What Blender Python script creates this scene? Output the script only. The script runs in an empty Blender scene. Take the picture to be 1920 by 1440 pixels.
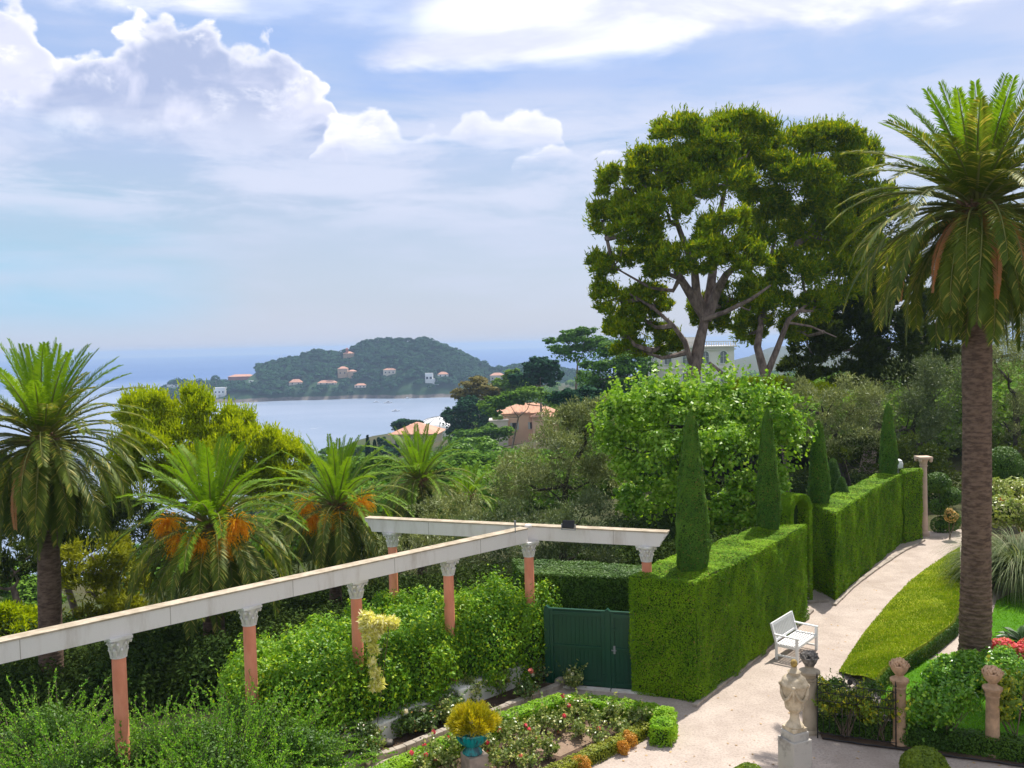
import bpy, math, random
import numpy as np
from mathutils import Vector, Matrix, Euler

SC = bpy.context.scene
COL = SC.collection
# ---------------------------------------------------------------- camera
CAMH = 8.5
F = 1700.0                      # focal length in pixels of a 1920 wide picture
PITCH, ROLL = math.radians(2.56), math.radians(-1.4)
cam_d = bpy.data.cameras.new('camera'); cam = bpy.data.objects.new('camera', cam_d); COL.objects.link(cam)
cam_d.sensor_width = 36; cam_d.lens = 36*F/1920; cam_d.clip_start = 0.2; cam_d.clip_end = 60000
CM = Matrix.Rotation(math.pi/2-PITCH, 3, 'X') @ Matrix.Rotation(ROLL, 3, 'Z')
cam.matrix_world = Matrix.Translation((0, 0, CAMH)) @ CM.to_4x4()
SC.camera = cam
# ---------------------------------------------------------------- sun, sky, exposure
SUN_EL = math.radians(61); SUN_AZ = math.atan2(0.55, 0.835)     # measured from +Y towards +X
sun_d = bpy.data.lights.new('sun', 'SUN'); sun = bpy.data.objects.new('sun', sun_d); COL.objects.link(sun)
sun_d.energy = 4.2; sun_d.angle = math.radians(0.6); sun_d.color = (1.0, 0.95, 0.86)
sv = Vector((math.sin(SUN_AZ)*math.cos(SUN_EL), math.cos(SUN_AZ)*math.cos(SUN_EL), math.sin(SUN_EL)))
sun.rotation_euler = sv.to_track_quat('Z', 'Y').to_euler()
SC.view_settings.view_transform = 'Standard'; SC.view_settings.look = 'None'
SC.view_settings.exposure = 0.56; SC.view_settings.gamma = 1.0
SC.cycles.max_bounces = 6; SC.cycles.diffuse_bounces = 3; SC.cycles.glossy_bounces = 2
SC.cycles.transmission_bounces = 4; SC.cycles.transparent_max_bounces = 4; SC.cycles.volume_bounces = 0
SC.cycles.caustics_reflective = False; SC.cycles.caustics_refractive = False

class NT:
    def __init__(s, tree): s.t = tree; s.l = tree.links
    def n(s, typ, **k):
        o = s.t.nodes.new(typ)
        for a, b in k.items(): setattr(o, a, b)
        return o
    def put(s, sock, v):
        if isinstance(v, bpy.types.NodeSocket): s.l.new(v, sock)
        else:
            try: sock.default_value = v
            except Exception: sock.default_value = tuple(v)+(1.0,)
    def m(s, op, a, b=0.0, c=0.0, clamp=False):
        o = s.n('ShaderNodeMath', operation=op, use_clamp=clamp)
        s.put(o.inputs[0], a); s.put(o.inputs[1], b); s.put(o.inputs[2], c); return o.outputs[0]
    def mr(s, v, a, b, c=0.0, d=1.0, smooth=True):
        o = s.n('ShaderNodeMapRange', interpolation_type='SMOOTHSTEP' if smooth else 'LINEAR')
        for i, q in enumerate((v, a, b, c, d)): s.put(o.inputs[i], q)
        return o.outputs[0]
    def mix(s, f, a, b, typ='MIX'):
        o = s.n('ShaderNodeMix', data_type='RGBA', blend_type=typ)
        s.put(o.inputs[0], f); s.put(o.inputs[6], a); s.put(o.inputs[7], b); return o.outputs[2]
    def comb(s, x, y, z):
        o = s.n('ShaderNodeCombineXYZ'); s.put(o.inputs[0], x); s.put(o.inputs[1], y); s.put(o.inputs[2], z); return o.outputs[0]
    def noise(s, vec, scale, detail=4, rough=.5, dist=0.0):
        o = s.n('ShaderNodeTexNoise'); 
        if vec is not None: s.l.new(vec, o.inputs['Vector'])
        o.inputs['Scale'].default_value = scale; o.inputs['Detail'].default_value = detail
        o.inputs['Roughness'].default_value = rough; o.inputs['Distortion'].default_value = dist
        return o.outputs['Fac']
    def ramp(s, v, pts, interp='LINEAR'):
        o = s.n('ShaderNodeValToRGB'); r = o.color_ramp; r.interpolation = interp
        while len(r.elements) < len(pts): r.elements.new(0.5)
        for e, (p, c) in zip(r.elements, pts):
            e.position = p; e.color = tuple(c)+(1.0,) if hasattr(c, '__len__') else (c, c, c, 1.0)
        s.put(o.inputs[0], v); return o.outputs[0]

def sky():
    w = bpy.data.worlds.new('World'); SC.world = w; w.use_nodes = True
    t = w.node_tree; t.nodes.clear(); N = NT(t)
    w.cycles.sampling_method = 'MANUAL'; w.cycles.sample_map_resolution = 256
    out = N.n('ShaderNodeOutputWorld'); bg = N.n('ShaderNodeBackground'); t.links.new(bg.outputs[0], out.inputs[0])
    S = 0.1; bg.inputs[1].default_value = S
    sk = N.n('ShaderNodeTexSky', sky_type='NISHITA', sun_disc=False)
    sk.sun_elevation = SUN_EL; sk.sun_rotation = SUN_AZ; sk.dust_density = 1.5; sk.air_density = 1.2
    tc = N.n('ShaderNodeTexCoord'); sep = N.n('ShaderNodeSeparateXYZ'); t.links.new(tc.outputs['Generated'], sep.inputs[0])
    U = N.m('ARCTAN2', sep.outputs[0], sep.outputs[1]); V = N.m('ARCSINE', sep.outputs[2])
    def c(*rgb): return tuple(x/S*.81 for x in rgb)
    def u(px): return (math.atan((px-960)/F)+1.0)/2.0          # 0..1 position on the ramps
    def v(py): return (645-py)/F
    U01 = N.m('MULTIPLY_ADD', U, .5, .5)
    P = N.comb(U, N.m('MULTIPLY', V, 1.35), 0.0)
    PS = N.comb(N.m('MULTIPLY', U, 0.8), N.m('MULTIPLY', V, 4.2), N.m('MULTIPLY', U, .3))
    # clear air: a hazy pale horizon turning to blue
    base = N.ramp(V, [(0.0, c(.54, .59, .72)), (.05, c(.45, .53, .70)), (.16, c(.41, .50, .68)), (.27, c(.36, .48, .76)), (.42, c(.32, .46, .80)), (.8, c(.25, .38, .72))])
    base = N.mix(.22, base, sk.outputs[0])
    teal = N.m('MULTIPLY', N.mr(U, -.25, -.42, 0, 1), N.m('MULTIPLY', N.mr(V, .0, .06), N.mr(V, .20, .10)))
    teal = N.m('MULTIPLY', teal, N.mr(N.noise(PS, 3.0, 3), .35, .6, .35, 1))
    base = N.mix(N.m('MULTIPLY', teal, .9), base, c(.30, .56, .74))
    # thin veils in wide streaks
    s1 = N.noise(PS, 2.6, 7, .56, .5); s2 = N.noise(PS, 7.0, 6, .6, .4)
    veil = N.m('MULTIPLY', N.mr(N.m('MULTIPLY_ADD', s2, .35, N.m('MULTIPLY', s1, .75)), .44, .70), N.mr(V, .0, .14, .25, .8))
    g2 = N.m('MULTIPLY', N.m('MULTIPLY', N.mr(U, -.20, -.13), N.mr(U, .26, .12)), N.m('MULTIPLY', N.mr(V, v(205), v(180)), N.mr(V, v(115), v(150))))
    g1 = N.m('MULTIPLY', N.m('MULTIPLY', N.mr(U, -.30, -.24), N.mr(U, -.08, -.14)), N.m('MULTIPLY', N.mr(V, v(150), v(110)), N.mr(V, v(0), v(30))))
    gg = N.m('MULTIPLY', N.m('ADD', g1, g2, clamp=True), N.mr(s2, .3, .55, 1, .55))
    base = N.mix(N.m('MULTIPLY', gg, .5), base, c(.28, .43, .80))
    base = N.mix(N.m('MULTIPLY', veil, N.m('MULTIPLY_ADD', gg, -.6, .75)), base, c(.60, .64, .81))
    # bright high cloud sheet, densest at the upper right
    cov = N.m('ADD', N.mr(V, v(225), v(20), 0, .38), N.mr(N.m('ADD', U, N.m('MULTIPLY', V, .9)), .05, .62, 0, .15))
    s3 = N.noise(N.comb(N.m('MULTIPLY', U, 1.1), N.m('MULTIPLY', V, 3.4), .37), 3.1, 8, .55, .35)
    bl = N.m('ADD', v(150), N.m('MULTIPLY', N.m('ADD', U, .19), .11)); bd = N.m('ABSOLUTE', N.m('SUBTRACT', V, bl))
    band = N.m('MULTIPLY', N.mr(bd, .035, .0), N.m('MULTIPLY', N.mr(U, -.22, -.12), N.mr(U, .25, .08)))
    tr_ = N.m('MULTIPLY', N.mr(U, -.12, .10), N.mr(V, v(110), v(30)))
    cov = N.m('ADD', cov, N.m('ADD', N.m('MULTIPLY', band, .26), N.m('MULTIPLY', tr_, .12)))
    hi = N.mr(N.m('ADD', s3, cov), .74, .95)
    gap = N.m('MULTIPLY', N.mr(U, -.33, -.22), N.m('MULTIPLY', N.mr(U, -.02, -.14), N.mr(V, v(175), v(110))))
    hi = N.m('MULTIPLY', hi, N.m('SUBTRACT', 1.0, N.m('MULTIPLY', N.m('ADD', gap, gg, clamp=True), N.mr(band, .2, .7, .7, .1))))
    base = N.mix(N.m('MULTIPLY', hi, .92), base, N.mix(N.mr(s3, .44, .68), c(.68, .71, .86), c(1.12, 1.12, 1.14)))
    # heaped cumulus: billowing tops follow a profile over azimuth
    vo = N.n('ShaderNodeTexVoronoi', feature='SMOOTH_F1'); t.links.new(P, vo.inputs['Vector']); vo.inputs['Scale'].default_value = 24; vo.inputs['Smoothness'].default_value = .35
    vo2 = N.n('ShaderNodeTexVoronoi', feature='SMOOTH_F1'); t.links.new(P, vo2.inputs['Vector']); vo2.inputs['Scale'].default_value = 58; vo2.inputs['Smoothness'].default_value = .3
    nz = N.noise(P, 14.0, 9, .62, .3); nb = N.noise(P, 5.0, 4, .5)
    lump = N.mr(N.noise(P, 9.0, 7, .55, .6), .42, .6)
    soft = N.m('MULTIPLY', N.m('SUBTRACT', N.noise(PS, 6.0, 6, .6), .5), .075)
    def layer(base, prof, y0, y1, amp, rimw, dark, light, op=.95):
        pts = [(max(0.0, u(x)), v(y)) for x, y in prof]; top = N.ramp(U01, pts)
        puff = N.m('ADD', N.m('MULTIPLY', N.m('SUBTRACT', .20, vo.outputs['Distance']), .034*amp), N.m('MULTIPLY', N.m('SUBTRACT', nz, .5), .052*amp))
        puff = N.m('ADD', puff, N.m('MULTIPLY', N.m('SUBTRACT', .36, vo2.outputs['Distance']), .016*amp))
        dep = N.m('SUBTRACT', N.m('ADD', top, puff), V)
        fade = N.mr(N.m('ADD', V, soft), v(y1), v(y0))
        mask = N.m('MULTIPLY', N.mr(dep, 0.0, .008), fade)
        rim = N.mr(dep, .0, rimw, 1.0, 0.0)
        lit = N.m('ADD', N.m('MULTIPLY', rim, .62), N.m('MULTIPLY', N.mr(nz, .47, .64, 0, .85), N.mr(vo.outputs['Distance'], .75, .25)), clamp=True)
        return N.mix(N.m('MULTIPLY', mask, op), base, N.mix(lit, N.mix(lump, dark, light), c(1.10, 1.08, 1.11)))
    base = layer(base, [(-900, 120), (-300, 90), (-60, 60), (0, 48), (70, 62), (110, 95), (125, 140), (170, 132), (210, 118), (262, 100), (290, 74), (350, 52), (425, 78), (455, 105), (480, 88), (525, 80), (585, 112), (615, 150), (640, 172), (655, 225), (690, 420)],
                 225, 330, 1.0, .022, c(.40, .47, .68), c(.70, .72, .88))
    base = layer(base, [(560, 420), (600, 262), (640, 215), (690, 198), (742, 196), (764, 232), (792, 244), (822, 216), (850, 236), (882, 208), (950, 216), (1012, 200), (1056, 222), (1075, 262), (1100, 420)],
                 262, 312, .75, .030, c(.60, .64, .82), c(.85, .86, .97))
    base = layer(base, [(940, 420), (972, 292), (1002, 272), (1060, 266), (1118, 284), (1165, 286), (1215, 266), (1290, 280), (1330, 420)], 285, 322, .6, .022, c(.66, .69, .85), c(.86, .87, .97), .8)
    # flat lower sheet under the bank
    sh = N.m('MULTIPLY', N.mr(N.m('ADD', s2, N.m('MULTIPLY', s1, .4)), .58, .80), N.m('MULTIPLY', N.mr(V, v(470), v(360)), N.mr(V, v(180), v(270))))
    base = N.mix(N.m('MULTIPLY', sh, .6), base, c(.66, .70, .85))
    # added grey dimming behind the camera, cuts sky fill on camera-facing sides
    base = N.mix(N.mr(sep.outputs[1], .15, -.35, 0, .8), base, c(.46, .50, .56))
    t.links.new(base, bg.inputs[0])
sky()

# ---------------------------------------------------------------- pixel -> point on a plane, and helpers
def ray(px, py):
    return CM @ Vector((px-960, 720-py, -F))
def G(px, py, h=0.0):
    d = ray(px, py); t = (h-CAMH)/d.z; return Vector((d.x*t, d.y*t, h))
def D(px, py, dist):
    d = ray(px, py); t = dist/d.y; return Vector((d.x*t, dist, CAMH+d.z*t))
def PX(p):
    q = CM.transposed() @ (Vector(p)-Vector((0, 0, CAMH))); return 960+F*q.x/-q.z, 720-F*q.y/-q.z

def tag(o, label=None, cat=None, group=None, kind=None):
    if label: o['label'] = label
    if cat: o['category'] = cat
    if group: o['group'] = group
    if kind: o['kind'] = kind
    return o
def empty(name, loc, label=None, cat=None, group=None, rz=0.0):
    o = bpy.data.objects.new(name, None); COL.objects.link(o); o.location = loc; o.rotation_euler = (0, 0, rz)
    o.empty_display_size = .3
    return tag(o, label, cat, group)
def mesh_np(V, Fq, name='m'):
    """V (n,3), Fq (k,m) faces of equal size"""
    me = bpy.data.meshes.new(name); V = np.asarray(V, np.float32); Fq = np.asarray(Fq, np.int32)
    k, m = Fq.shape
    me.vertices.add(len(V)); me.vertices.foreach_set('co', V.ravel())
    me.loops.add(k*m); me.loops.foreach_set('vertex_index', Fq.ravel())
    me.polygons.add(k); me.polygons.foreach_set('loop_start', np.arange(0, k*m, m, dtype=np.int32))
    me.update(calc_edges=True); return me
def link(name, me, mat, root=None, world=True, smooth=False):
    """one mesh object; with a root its vertices are given in world space and become root-local"""
    if root is not None and world:
        inv = (Matrix.Translation(root.location) @ root.rotation_euler.to_matrix().to_4x4()).inverted()
        p = root.parent
        if p is not None: inv = inv @ (Matrix.Translation(p.location) @ p.rotation_euler.to_matrix().to_4x4()).inverted()
        me.transform(inv)
    o = bpy.data.objects.new(name, me); COL.objects.link(o)
    if root is not None: o.parent = root
    for mm in (mat if isinstance(mat, (list, tuple)) else [mat]): me.materials.append(mm)
    if smooth: me.polygons.foreach_set('use_smooth', [True]*len(me.polygons))
    return o
def copy_tree(o, parent=None):
    c = o.copy(); COL.objects.link(c); c.parent = parent
    for ch in list(o.children): copy_tree(ch, c)
    return c

class MB:
    """collects hard surface shapes, builds ONE mesh"""
    def __init__(s): s.v = []; s.f = []; s.mi = []; s.cur = 0
    def add(s, vs, fs):
        b = len(s.v); s.v += [tuple(p) for p in vs]; s.f += [tuple(b+i for i in f) for f in fs]; s.mi += [s.cur]*len(fs); return s
    def box(s, c, d, rz=0.0, M=None):
        x, y, z = d[0]/2, d[1]/2, d[2]/2
        vs = [Vector((a*x, b*y, e*z)) for e in (-1, 1) for a, b in ((-1, -1), (1, -1), (1, 1), (-1, 1))]
        R = M if M is not None else Matrix.Rotation(rz, 3, 'Z')
        return s.add([R @ p+Vector(c) for p in vs], [(3, 2, 1, 0), (4, 5, 6, 7), (0, 1, 5, 4), (1, 2, 6, 5), (2, 3, 7, 6), (3, 0, 4, 7)])
    def bar(s, a, b, w, h):
        a, b = Vector(a), Vector(b); d = (b-a); L = d.length; t = d.normalized()
        up = Vector((0, 0, 1)) if abs(t.z) < .95 else Vector((0, 1, 0)); sd = t.cross(up).normalized(); n = sd.cross(t)
        M = Matrix((t, sd, n)).transposed(); return s.box((a+b)/2, (L, w, h), M=M)
    def lathe(s, prof, c=(0, 0, 0), seg=24, a0=0.0, flute=0.0, nf=0):
        c = Vector(c); vs = []; n = len(prof)
        for r, z in prof:
            for k in range(seg):
                a = a0+2*math.pi*k/seg; rr = r*(1+flute*math.cos(nf*a)) if nf else r
                vs.append(c+Vector((rr*math.cos(a), rr*math.sin(a), z)))
        fs = [(i*seg+k, i*seg+(k+1) % seg, (i+1)*seg+(k+1) % seg, (i+1)*seg+k) for i in range(n-1) for k in range(seg)]
        fs.append(tuple(range(seg))[::-1]); fs.append(tuple((n-1)*seg+k for k in range(seg)))
        return s.add(vs, fs)
    def tube(s, pts, rad, seg=6):
        pts = [Vector(p) for p in pts]; n = len(pts)
        if not hasattr(rad, '__len__'): rad = [rad]*n
        vs = []; ref = Vector((0.3, 1, .2)).normalized()
        for i, p in enumerate(pts):
            t = (pts[min(i+1, n-1)]-pts[max(i-1, 0)]).normalized()
            a = t.cross(ref)
            if a.length < .05: a = t.cross(Vector((1, 0, 0)))
            a.normalize(); b = t.cross(a)
            vs += [p+(a*math.cos(2*math.pi*k/seg)+b*math.sin(2*math.pi*k/seg))*rad[i] for k in range(seg)]
        fs = [(i*seg+k, i*seg+(k+1) % seg, (i+1)*seg+(k+1) % seg, (i+1)*seg+k) for i in range(n-1) for k in range(seg)]
        fs += [tuple(range(seg))[::-1], tuple((n-1)*seg+k for k in range(seg))]
        return s.add(vs, fs)
    def ball(s, c, r, seg=10, rings=6, sq=(1, 1, 1)):
        c = Vector(c); vs = [c+Vector((0, 0, -r*sq[2]))]
        for i in range(1, rings):
            a = -math.pi/2+math.pi*i/rings
            vs += [c+Vector((r*sq[0]*math.cos(a)*math.cos(2*math.pi*k/seg), r*sq[1]*math.cos(a)*math.sin(2*math.pi*k/seg), r*sq[2]*math.sin(a))) for k in range(seg)]
        vs.append(c+Vector((0, 0, r*sq[2]))); e = len(vs)-1
        fs = [(0, 1+(k+1) % seg, 1+k) for k in range(seg)]
        for i in range(rings-2): fs += [(1+i*seg+k, 1+i*seg+(k+1) % seg, 1+(i+1)*seg+(k+1) % seg, 1+(i+1)*seg+k) for k in range(seg)]
        fs += [(e, 1+(rings-2)*seg+k, 1+(rings-2)*seg+(k+1) % seg) for k in range(seg)]
        return s.add(vs, fs)
    def prism(s, poly, z0, z1):
        n = len(poly); g = lambda z, i: z[i] if hasattr(z, '__len__') else z
        vs = [(p[0], p[1], g(z0, i)) for i, p in enumerate(poly)]+[(p[0], p[1], g(z1, i)) for i, p in enumerate(poly)]
        return s.add(vs, [tuple(range(n))[::-1], tuple(range(n, 2*n))]+[(i, (i+1) % n, n+(i+1) % n, n+i) for i in range(n)])
    def build(s, name, mat, root=None, world=True, smooth=False, bevel=0.0):
        me = bpy.data.meshes.new(name); me.from_pydata(s.v, [], s.f); me.update()
        o = link(name, me, mat, root, world, False)
        if any(s.mi): me.polygons.foreach_set('material_index', s.mi)
        if smooth:
            me.polygons.foreach_set('use_smooth', [True]*len(me.polygons))
            try: me.set_sharp_from_angle(angle=math.radians(40))
            except Exception: pass
        if bevel:
            b = o.modifiers.new('bevel', 'BEVEL'); b.width = bevel; b.segments = 2; b.limit_method = 'ANGLE'
        return o

# ---------------------------------------------------------------- materials
MATS = {}
def pbr(name, col, col2=None, scale=4.0, rough=.75, bump=.0, bscale=30.0, spec=.3, detail=5, stretch=(1, 1, 1), contrast=(.35, .65), dist=.02, metal=0.0):
    if name in MATS: return MATS[name]
    m = bpy.data.materials.new(name); m.use_nodes = True; t = m.node_tree; N = NT(t); b = t.nodes['Principled BSDF']
    b.inputs['Roughness'].default_value = rough; b.inputs['Specular IOR Level'].default_value = spec; b.inputs['Metallic'].default_value = metal
    tc = N.n('ShaderNodeTexCoord'); mp = N.n('ShaderNodeMapping'); t.links.new(tc.outputs['Object'], mp.inputs[0]); mp.inputs['Scale'].default_value = stretch
    if col2 is not None:
        f = N.mr(N.noise(mp.outputs[0], scale, detail, .6), contrast[0], contrast[1]); t.links.new(N.mix(f, col, col2), b.inputs['Base Color'])
    else: b.inputs['Base Color'].default_value = tuple(col)+(1,)
    if bump:
        bp = N.n('ShaderNodeBump'); bp.inputs['Strength'].default_value = bump; bp.inputs['Distance'].default_value = dist
        t.links.new(N.noise(mp.outputs[0], bscale, 5, .65), bp.inputs['Height']); t.links.new(bp.outputs[0], b.inputs['Normal'])
    MATS[name] = m; return m
def leafmat(name, c1, c2, c3=None, trans=.3, rough=.5, spec=.35, scale=.8, tcol=None, p3=.1, gain=(1.75, 1.55, .95)):
    """foliage: colour differs leaf by leaf and drifts slowly across the plant"""
    if name in MATS: return MATS[name]
    c1, c2, c3 = [None if c is None else tuple(min(.9, x*g) for x, g in zip(c, gain)) if max(c) < .4 else c for c in (c1, c2, c3)]
    m = bpy.data.materials.new(name); m.use_nodes = True; t = m.node_tree; N = NT(t); b = t.nodes['Principled BSDF']
    ge = N.n('ShaderNodeNewGeometry'); tc = N.n('ShaderNodeTexCoord')
    f = N.m('ADD', N.m('MULTIPLY', ge.outputs['Random Per Island'], .6), N.mr(N.noise(tc.outputs['Object'], scale, 3, .6), .35, .65, -.1, .5), clamp=True)
    col = N.mix(f, c1, c2)
    if c3 is not None: col = N.mix(N.m('GREATER_THAN', ge.outputs['Random Per Island'], 1-p3), col, c3)
    t.links.new(col, b.inputs['Base Color']); b.inputs['Roughness'].default_value = rough; b.inputs['Specular IOR Level'].default_value = spec
    if trans:
        tr = N.n('ShaderNodeBsdfTranslucent'); t.links.new(N.mix(1.0, col, (1.5, 1.45, .8) if tcol is None else tcol, 'MULTIPLY'), tr.inputs[0])
        mx = N.n('ShaderNodeMixShader'); mx.inputs[0].default_value = trans
        t.links.new(b.outputs[0], mx.inputs[1]); t.links.new(tr.outputs[0], mx.inputs[2])
        t.links.new(mx.outputs[0], t.nodes['Material Output'].inputs[0])
    MATS[name] = m; return m

# ---------------------------------------------------------------- leaf engines
RNG = np.random.default_rng(7)
def unit(a): return a/np.maximum(np.linalg.norm(a, axis=1, keepdims=True), 1e-9)
def leaves(C, Nn, L, W, spread=.6, along=False, var=.35, rng=None, flat_top=False):
    """diamond leaves at C; along=True: long axis follows Nn, else Nn is the leaf normal"""
    rng = rng or RNG; n = len(C); spr = np.where(Nn[:, 2:3] > .9, spread*.45, spread) if flat_top else spread; A = unit(Nn+spr*rng.standard_normal((n, 3))*.7)
    r = rng.standard_normal((n, 3)); B = unit(np.cross(A, r))
    if not along: A, B = B, unit(np.cross(A, B))
    s = (1-var+2*var*rng.random((n, 1)))
    a = A*L*s/2; b = B*W*s/2
    V = np.stack([C-a, C+b-a*.1, C+a, C-b-a*.1], 1).reshape(-1, 3)
    return V, np.arange(n*4).reshape(n, 4)
def cat(parts):
    Vs, Fs, o = [], [], 0
    for V, Fq in parts: Vs.append(V); Fs.append(Fq+o); o += len(V)
    return np.concatenate(Vs), np.concatenate(Fs)
def cloud(clumps, per, shell=.55, noise=.15, rng=None, flat=0.0):
    """points and outward normals through ellipsoid clumps [(c,(rx,ry,rz))]; per = points per m2 of surface"""
    rng = rng or RNG; Ps, Ns = [], []
    for c, r in clumps:
        r = np.array(r if hasattr(r, '__len__') else (r, r, r), float)
        k = max(4, int(per*4*math.pi*(r[0]*r[1]+r[0]*r[2]+r[1]*r[2])/3))
        d = unit(rng.standard_normal((k, 3)))
        if flat: d[:, 2] = np.where(d[:, 2] < 0, d[:, 2]*(1-flat), d[:, 2])
        q = shell+(1-shell)*rng.random((k, 1))**.6+noise*rng.standard_normal((k, 1))*.5
        Ps.append(np.array(c)+d*r*q); Ns.append(unit(d/r))
    return np.concatenate(Ps), np.concatenate(Ns)
def sub(clumps, k, ratio, rng=None, up=.3, out=.8):
    rng = rng or RNG; o = []
    for c, r in clumps:
        r = np.array(r if hasattr(r, '__len__') else (r, r, r), float)
        for i in range(k):
            d = rng.standard_normal(3); d[2] += up; d /= np.linalg.norm(d)
            s = ratio*(.7+.6*rng.random()); o.append((np.array(c)+d*r*out*(.85+.25*rng.random()), r*s))
    return o
def polyarea(p): return .5*abs(sum(p[i][0]*p[(i+1) % len(p)][1]-p[(i+1) % len(p)][0]*p[i][1] for i in range(len(p))))
def inside(P, poly):
    x, y = P[:, 0], P[:, 1]; r = np.zeros(len(P), bool); n = len(poly)
    for i in range(n):
        x1, y1, x2, y2 = poly[i][0], poly[i][1], poly[(i+1) % n][0], poly[(i+1) % n][1]
        with np.errstate(divide='ignore', invalid='ignore'):
            c = ((y1 > y) != (y2 > y)) & (x < (x2-x1)*(y-y1)/(y2-y1+1e-12)+x1)
        r ^= c
    return r
def fill(poly, per, rng=None):
    rng = rng or RNG; xs = [p[0] for p in poly]; ys = [p[1] for p in poly]
    a = (max(xs)-min(xs))*(max(ys)-min(ys)); n = int(a*per)
    P = np.stack([rng.uniform(min(xs), max(xs), n), rng.uniform(min(ys), max(ys), n)], 1)
    return P[inside(P, poly)]
def ccw(poly):
    a = sum(poly[i][0]*poly[(i+1) % len(poly)][1]-poly[(i+1) % len(poly)][0]*poly[i][1] for i in range(len(poly)))
    return list(poly) if a > 0 else list(poly)[::-1]
def lumps(P, amp, scale):
    """cheap smooth 3d noise, sum of sines"""
    q = P*scale; s = np.zeros(len(P))
    for k, (a, b, c, d) in enumerate(((1.7, 2.3, 1.1, .3), (-2.9, 1.3, 3.7, 1.9), (4.1, -3.3, 2.2, 4.0), (5.3, 6.1, -4.7, 2.2))):
        s += np.sin(q[:, 0]*a+q[:, 1]*b+q[:, 2]*c+d)/(1+.5*k)
    return amp*s/2
def hedge_pts(poly, h, per, z0=0.0, amp=.03, sc=1.6, rng=None, ragged=.02, taper=0.0, topper=None, round_=0.0):
    """points over the sides and the top of a clipped hedge; h may be a function of (x,y) arrays"""
    rng = rng or RNG; poly = ccw([(p[0], p[1]) for p in poly]); n = len(poly); Ps, Ns = [], []
    H = h if callable(h) else (lambda x, y: np.full_like(x, h))
    for i in range(n):
        a = np.array(poly[i]); b = np.array(poly[(i+1) % n]); L = np.linalg.norm(b-a); d = (b-a)/L; nn = np.array((d[1], -d[0]))
        hm = float(H(np.array([(a[0]+b[0])/2]), np.array([(a[1]+b[1])/2]))[0])-z0
        k = int(L*hm*per)
        if k < 1: continue
        u = rng.random(k); w = rng.random(k); q = a+np.outer(u, b-a)
        z = z0+w*(H(q[:, 0], q[:, 1])-z0)
        P = np.stack([q[:, 0], q[:, 1], z], 1); N3 = np.tile((nn[0], nn[1], .12), (k, 1))
        off = lumps(P, amp, sc)-np.abs(rng.standard_normal(k))*ragged+ragged*.6-taper*w-round_*w**6
        P[:, :2] += nn*off[:, None]; Ps.append(P); Ns.append(N3)
    T = fill(poly, (topper or per), rng); z = H(T[:, 0], T[:, 1])
    P = np.column_stack([T, z]); P[:, 2] += lumps(P, amp, sc)+(-np.abs(rng.standard_normal(len(P)))+.6)*ragged
    Ps.append(P); Ns.append(np.tile((0, 0, 1.0), (len(P), 1)))
    return np.concatenate(Ps), unit(np.concatenate(Ns))
def inset(poly, d):
    poly = ccw([(p[0], p[1]) for p in poly]); c = np.mean(poly, 0); o = []
    n = len(poly)
    for i in range(n):
        p0, p1, p2 = (np.array(poly[j % n]) for j in (i-1, i, i+1))
        e1 = (p1-p0)/np.linalg.norm(p1-p0); e2 = (p2-p1)/np.linalg.norm(p2-p1)
        n1 = np.array((-e1[1], e1[0])); n2 = np.array((-e2[1], e2[0])); b = n1+n2; b /= max(np.linalg.norm(b), .3)
        o.append(tuple(p1+b*d/max(.5, float(b@n1))))
    return o
# ---------------------------------------------------------------- palette
M_white = pbr('white_plaster', (.80, .78, .75), (.66, .62, .57), 2.2, .85, .25, 40, stretch=(1, 1, .35))
M_beam = pbr('beam_paint', (.78, .74, .70), (.56, .50, .44), 3.0, .8, .3, 25, contrast=(.48, .80), stretch=(1, 1, .22), detail=8)
M_salmon = pbr('salmon_paint', (.86, .34, .21), (.74, .26, .15), 3.0, .75, .2, 30, stretch=(1, 1, .4))
M_stone = pbr('carved_stone', (.68, .57, .41), (.42, .34, .23), 5.0, .85, .6, 45)
M_stone_pale = pbr('pedestal_stone', (.50, .47, .42), (.20, .18, .16), 2.6, .85, .6, 30, contrast=(.48, .72))
M_stone_warm = pbr('warm_stone', (.64, .41, .25), (.40, .26, .16), 4.0, .85, .6, 45)
M_stone_grey = pbr('weathered_stone', (.30, .27, .24), (.10, .09, .08), 9.0, .9, .8, 50)
M_edge = pbr('edging_stone', (.44, .38, .32), (.27, .23, .19), 3.0, .9, .8, 18)
M_soil = pbr('soil', (.13, .085, .055), (.07, .045, .03), 3.0, .95, .9, 25, dist=.05)
M_gate = pbr('gate_paint', (.004, .055, .028), (.006, .063, .033), 2.0, .38, .05, 20, spec=.5)
M_bench = pbr('bench_paint', (.80, .80, .80), None, rough=.45)
M_iron = pbr('wrought_iron', (.018, .017, .016), None, rough=.5)
M_teal = pbr('glazed_ceramic', (.0, .25, .26), (.01, .07, .09), 9.0, .18, .3, 14, spec=.6, stretch=(1, 1, .25), contrast=(.45, .62))
M_gold = pbr('worn_gilt', (.55, .38, .10), (.22, .14, .04), 14, .45, .5, 60)
M_bark = pbr('palm_bark', (.235, .155, .110), (.110, .070, .050), 5.0, .95, .9, 30, stretch=(1, 1, 3), dist=.03)
M_bark_low = pbr('pine_bark', (.33, .25, .21), (.15, .11, .09), 4.0, .95, 1.0, 14, stretch=(1, 1, .4), dist=.06)
M_bark_old = pbr('olive_bark', (.10, .085, .07), (.05, .04, .035), 5.0, .95, .8, 16, dist=.05)
M_twig = pbr('twig', (.12, .085, .055), (.20, .15, .10), 6.0, .9)
M_black = pbr('black_metal', (.02, .02, .022), None, rough=.45)
M_grey = pbr('grey_metal', (.25, .26, .27), None, rough=.5)
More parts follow.
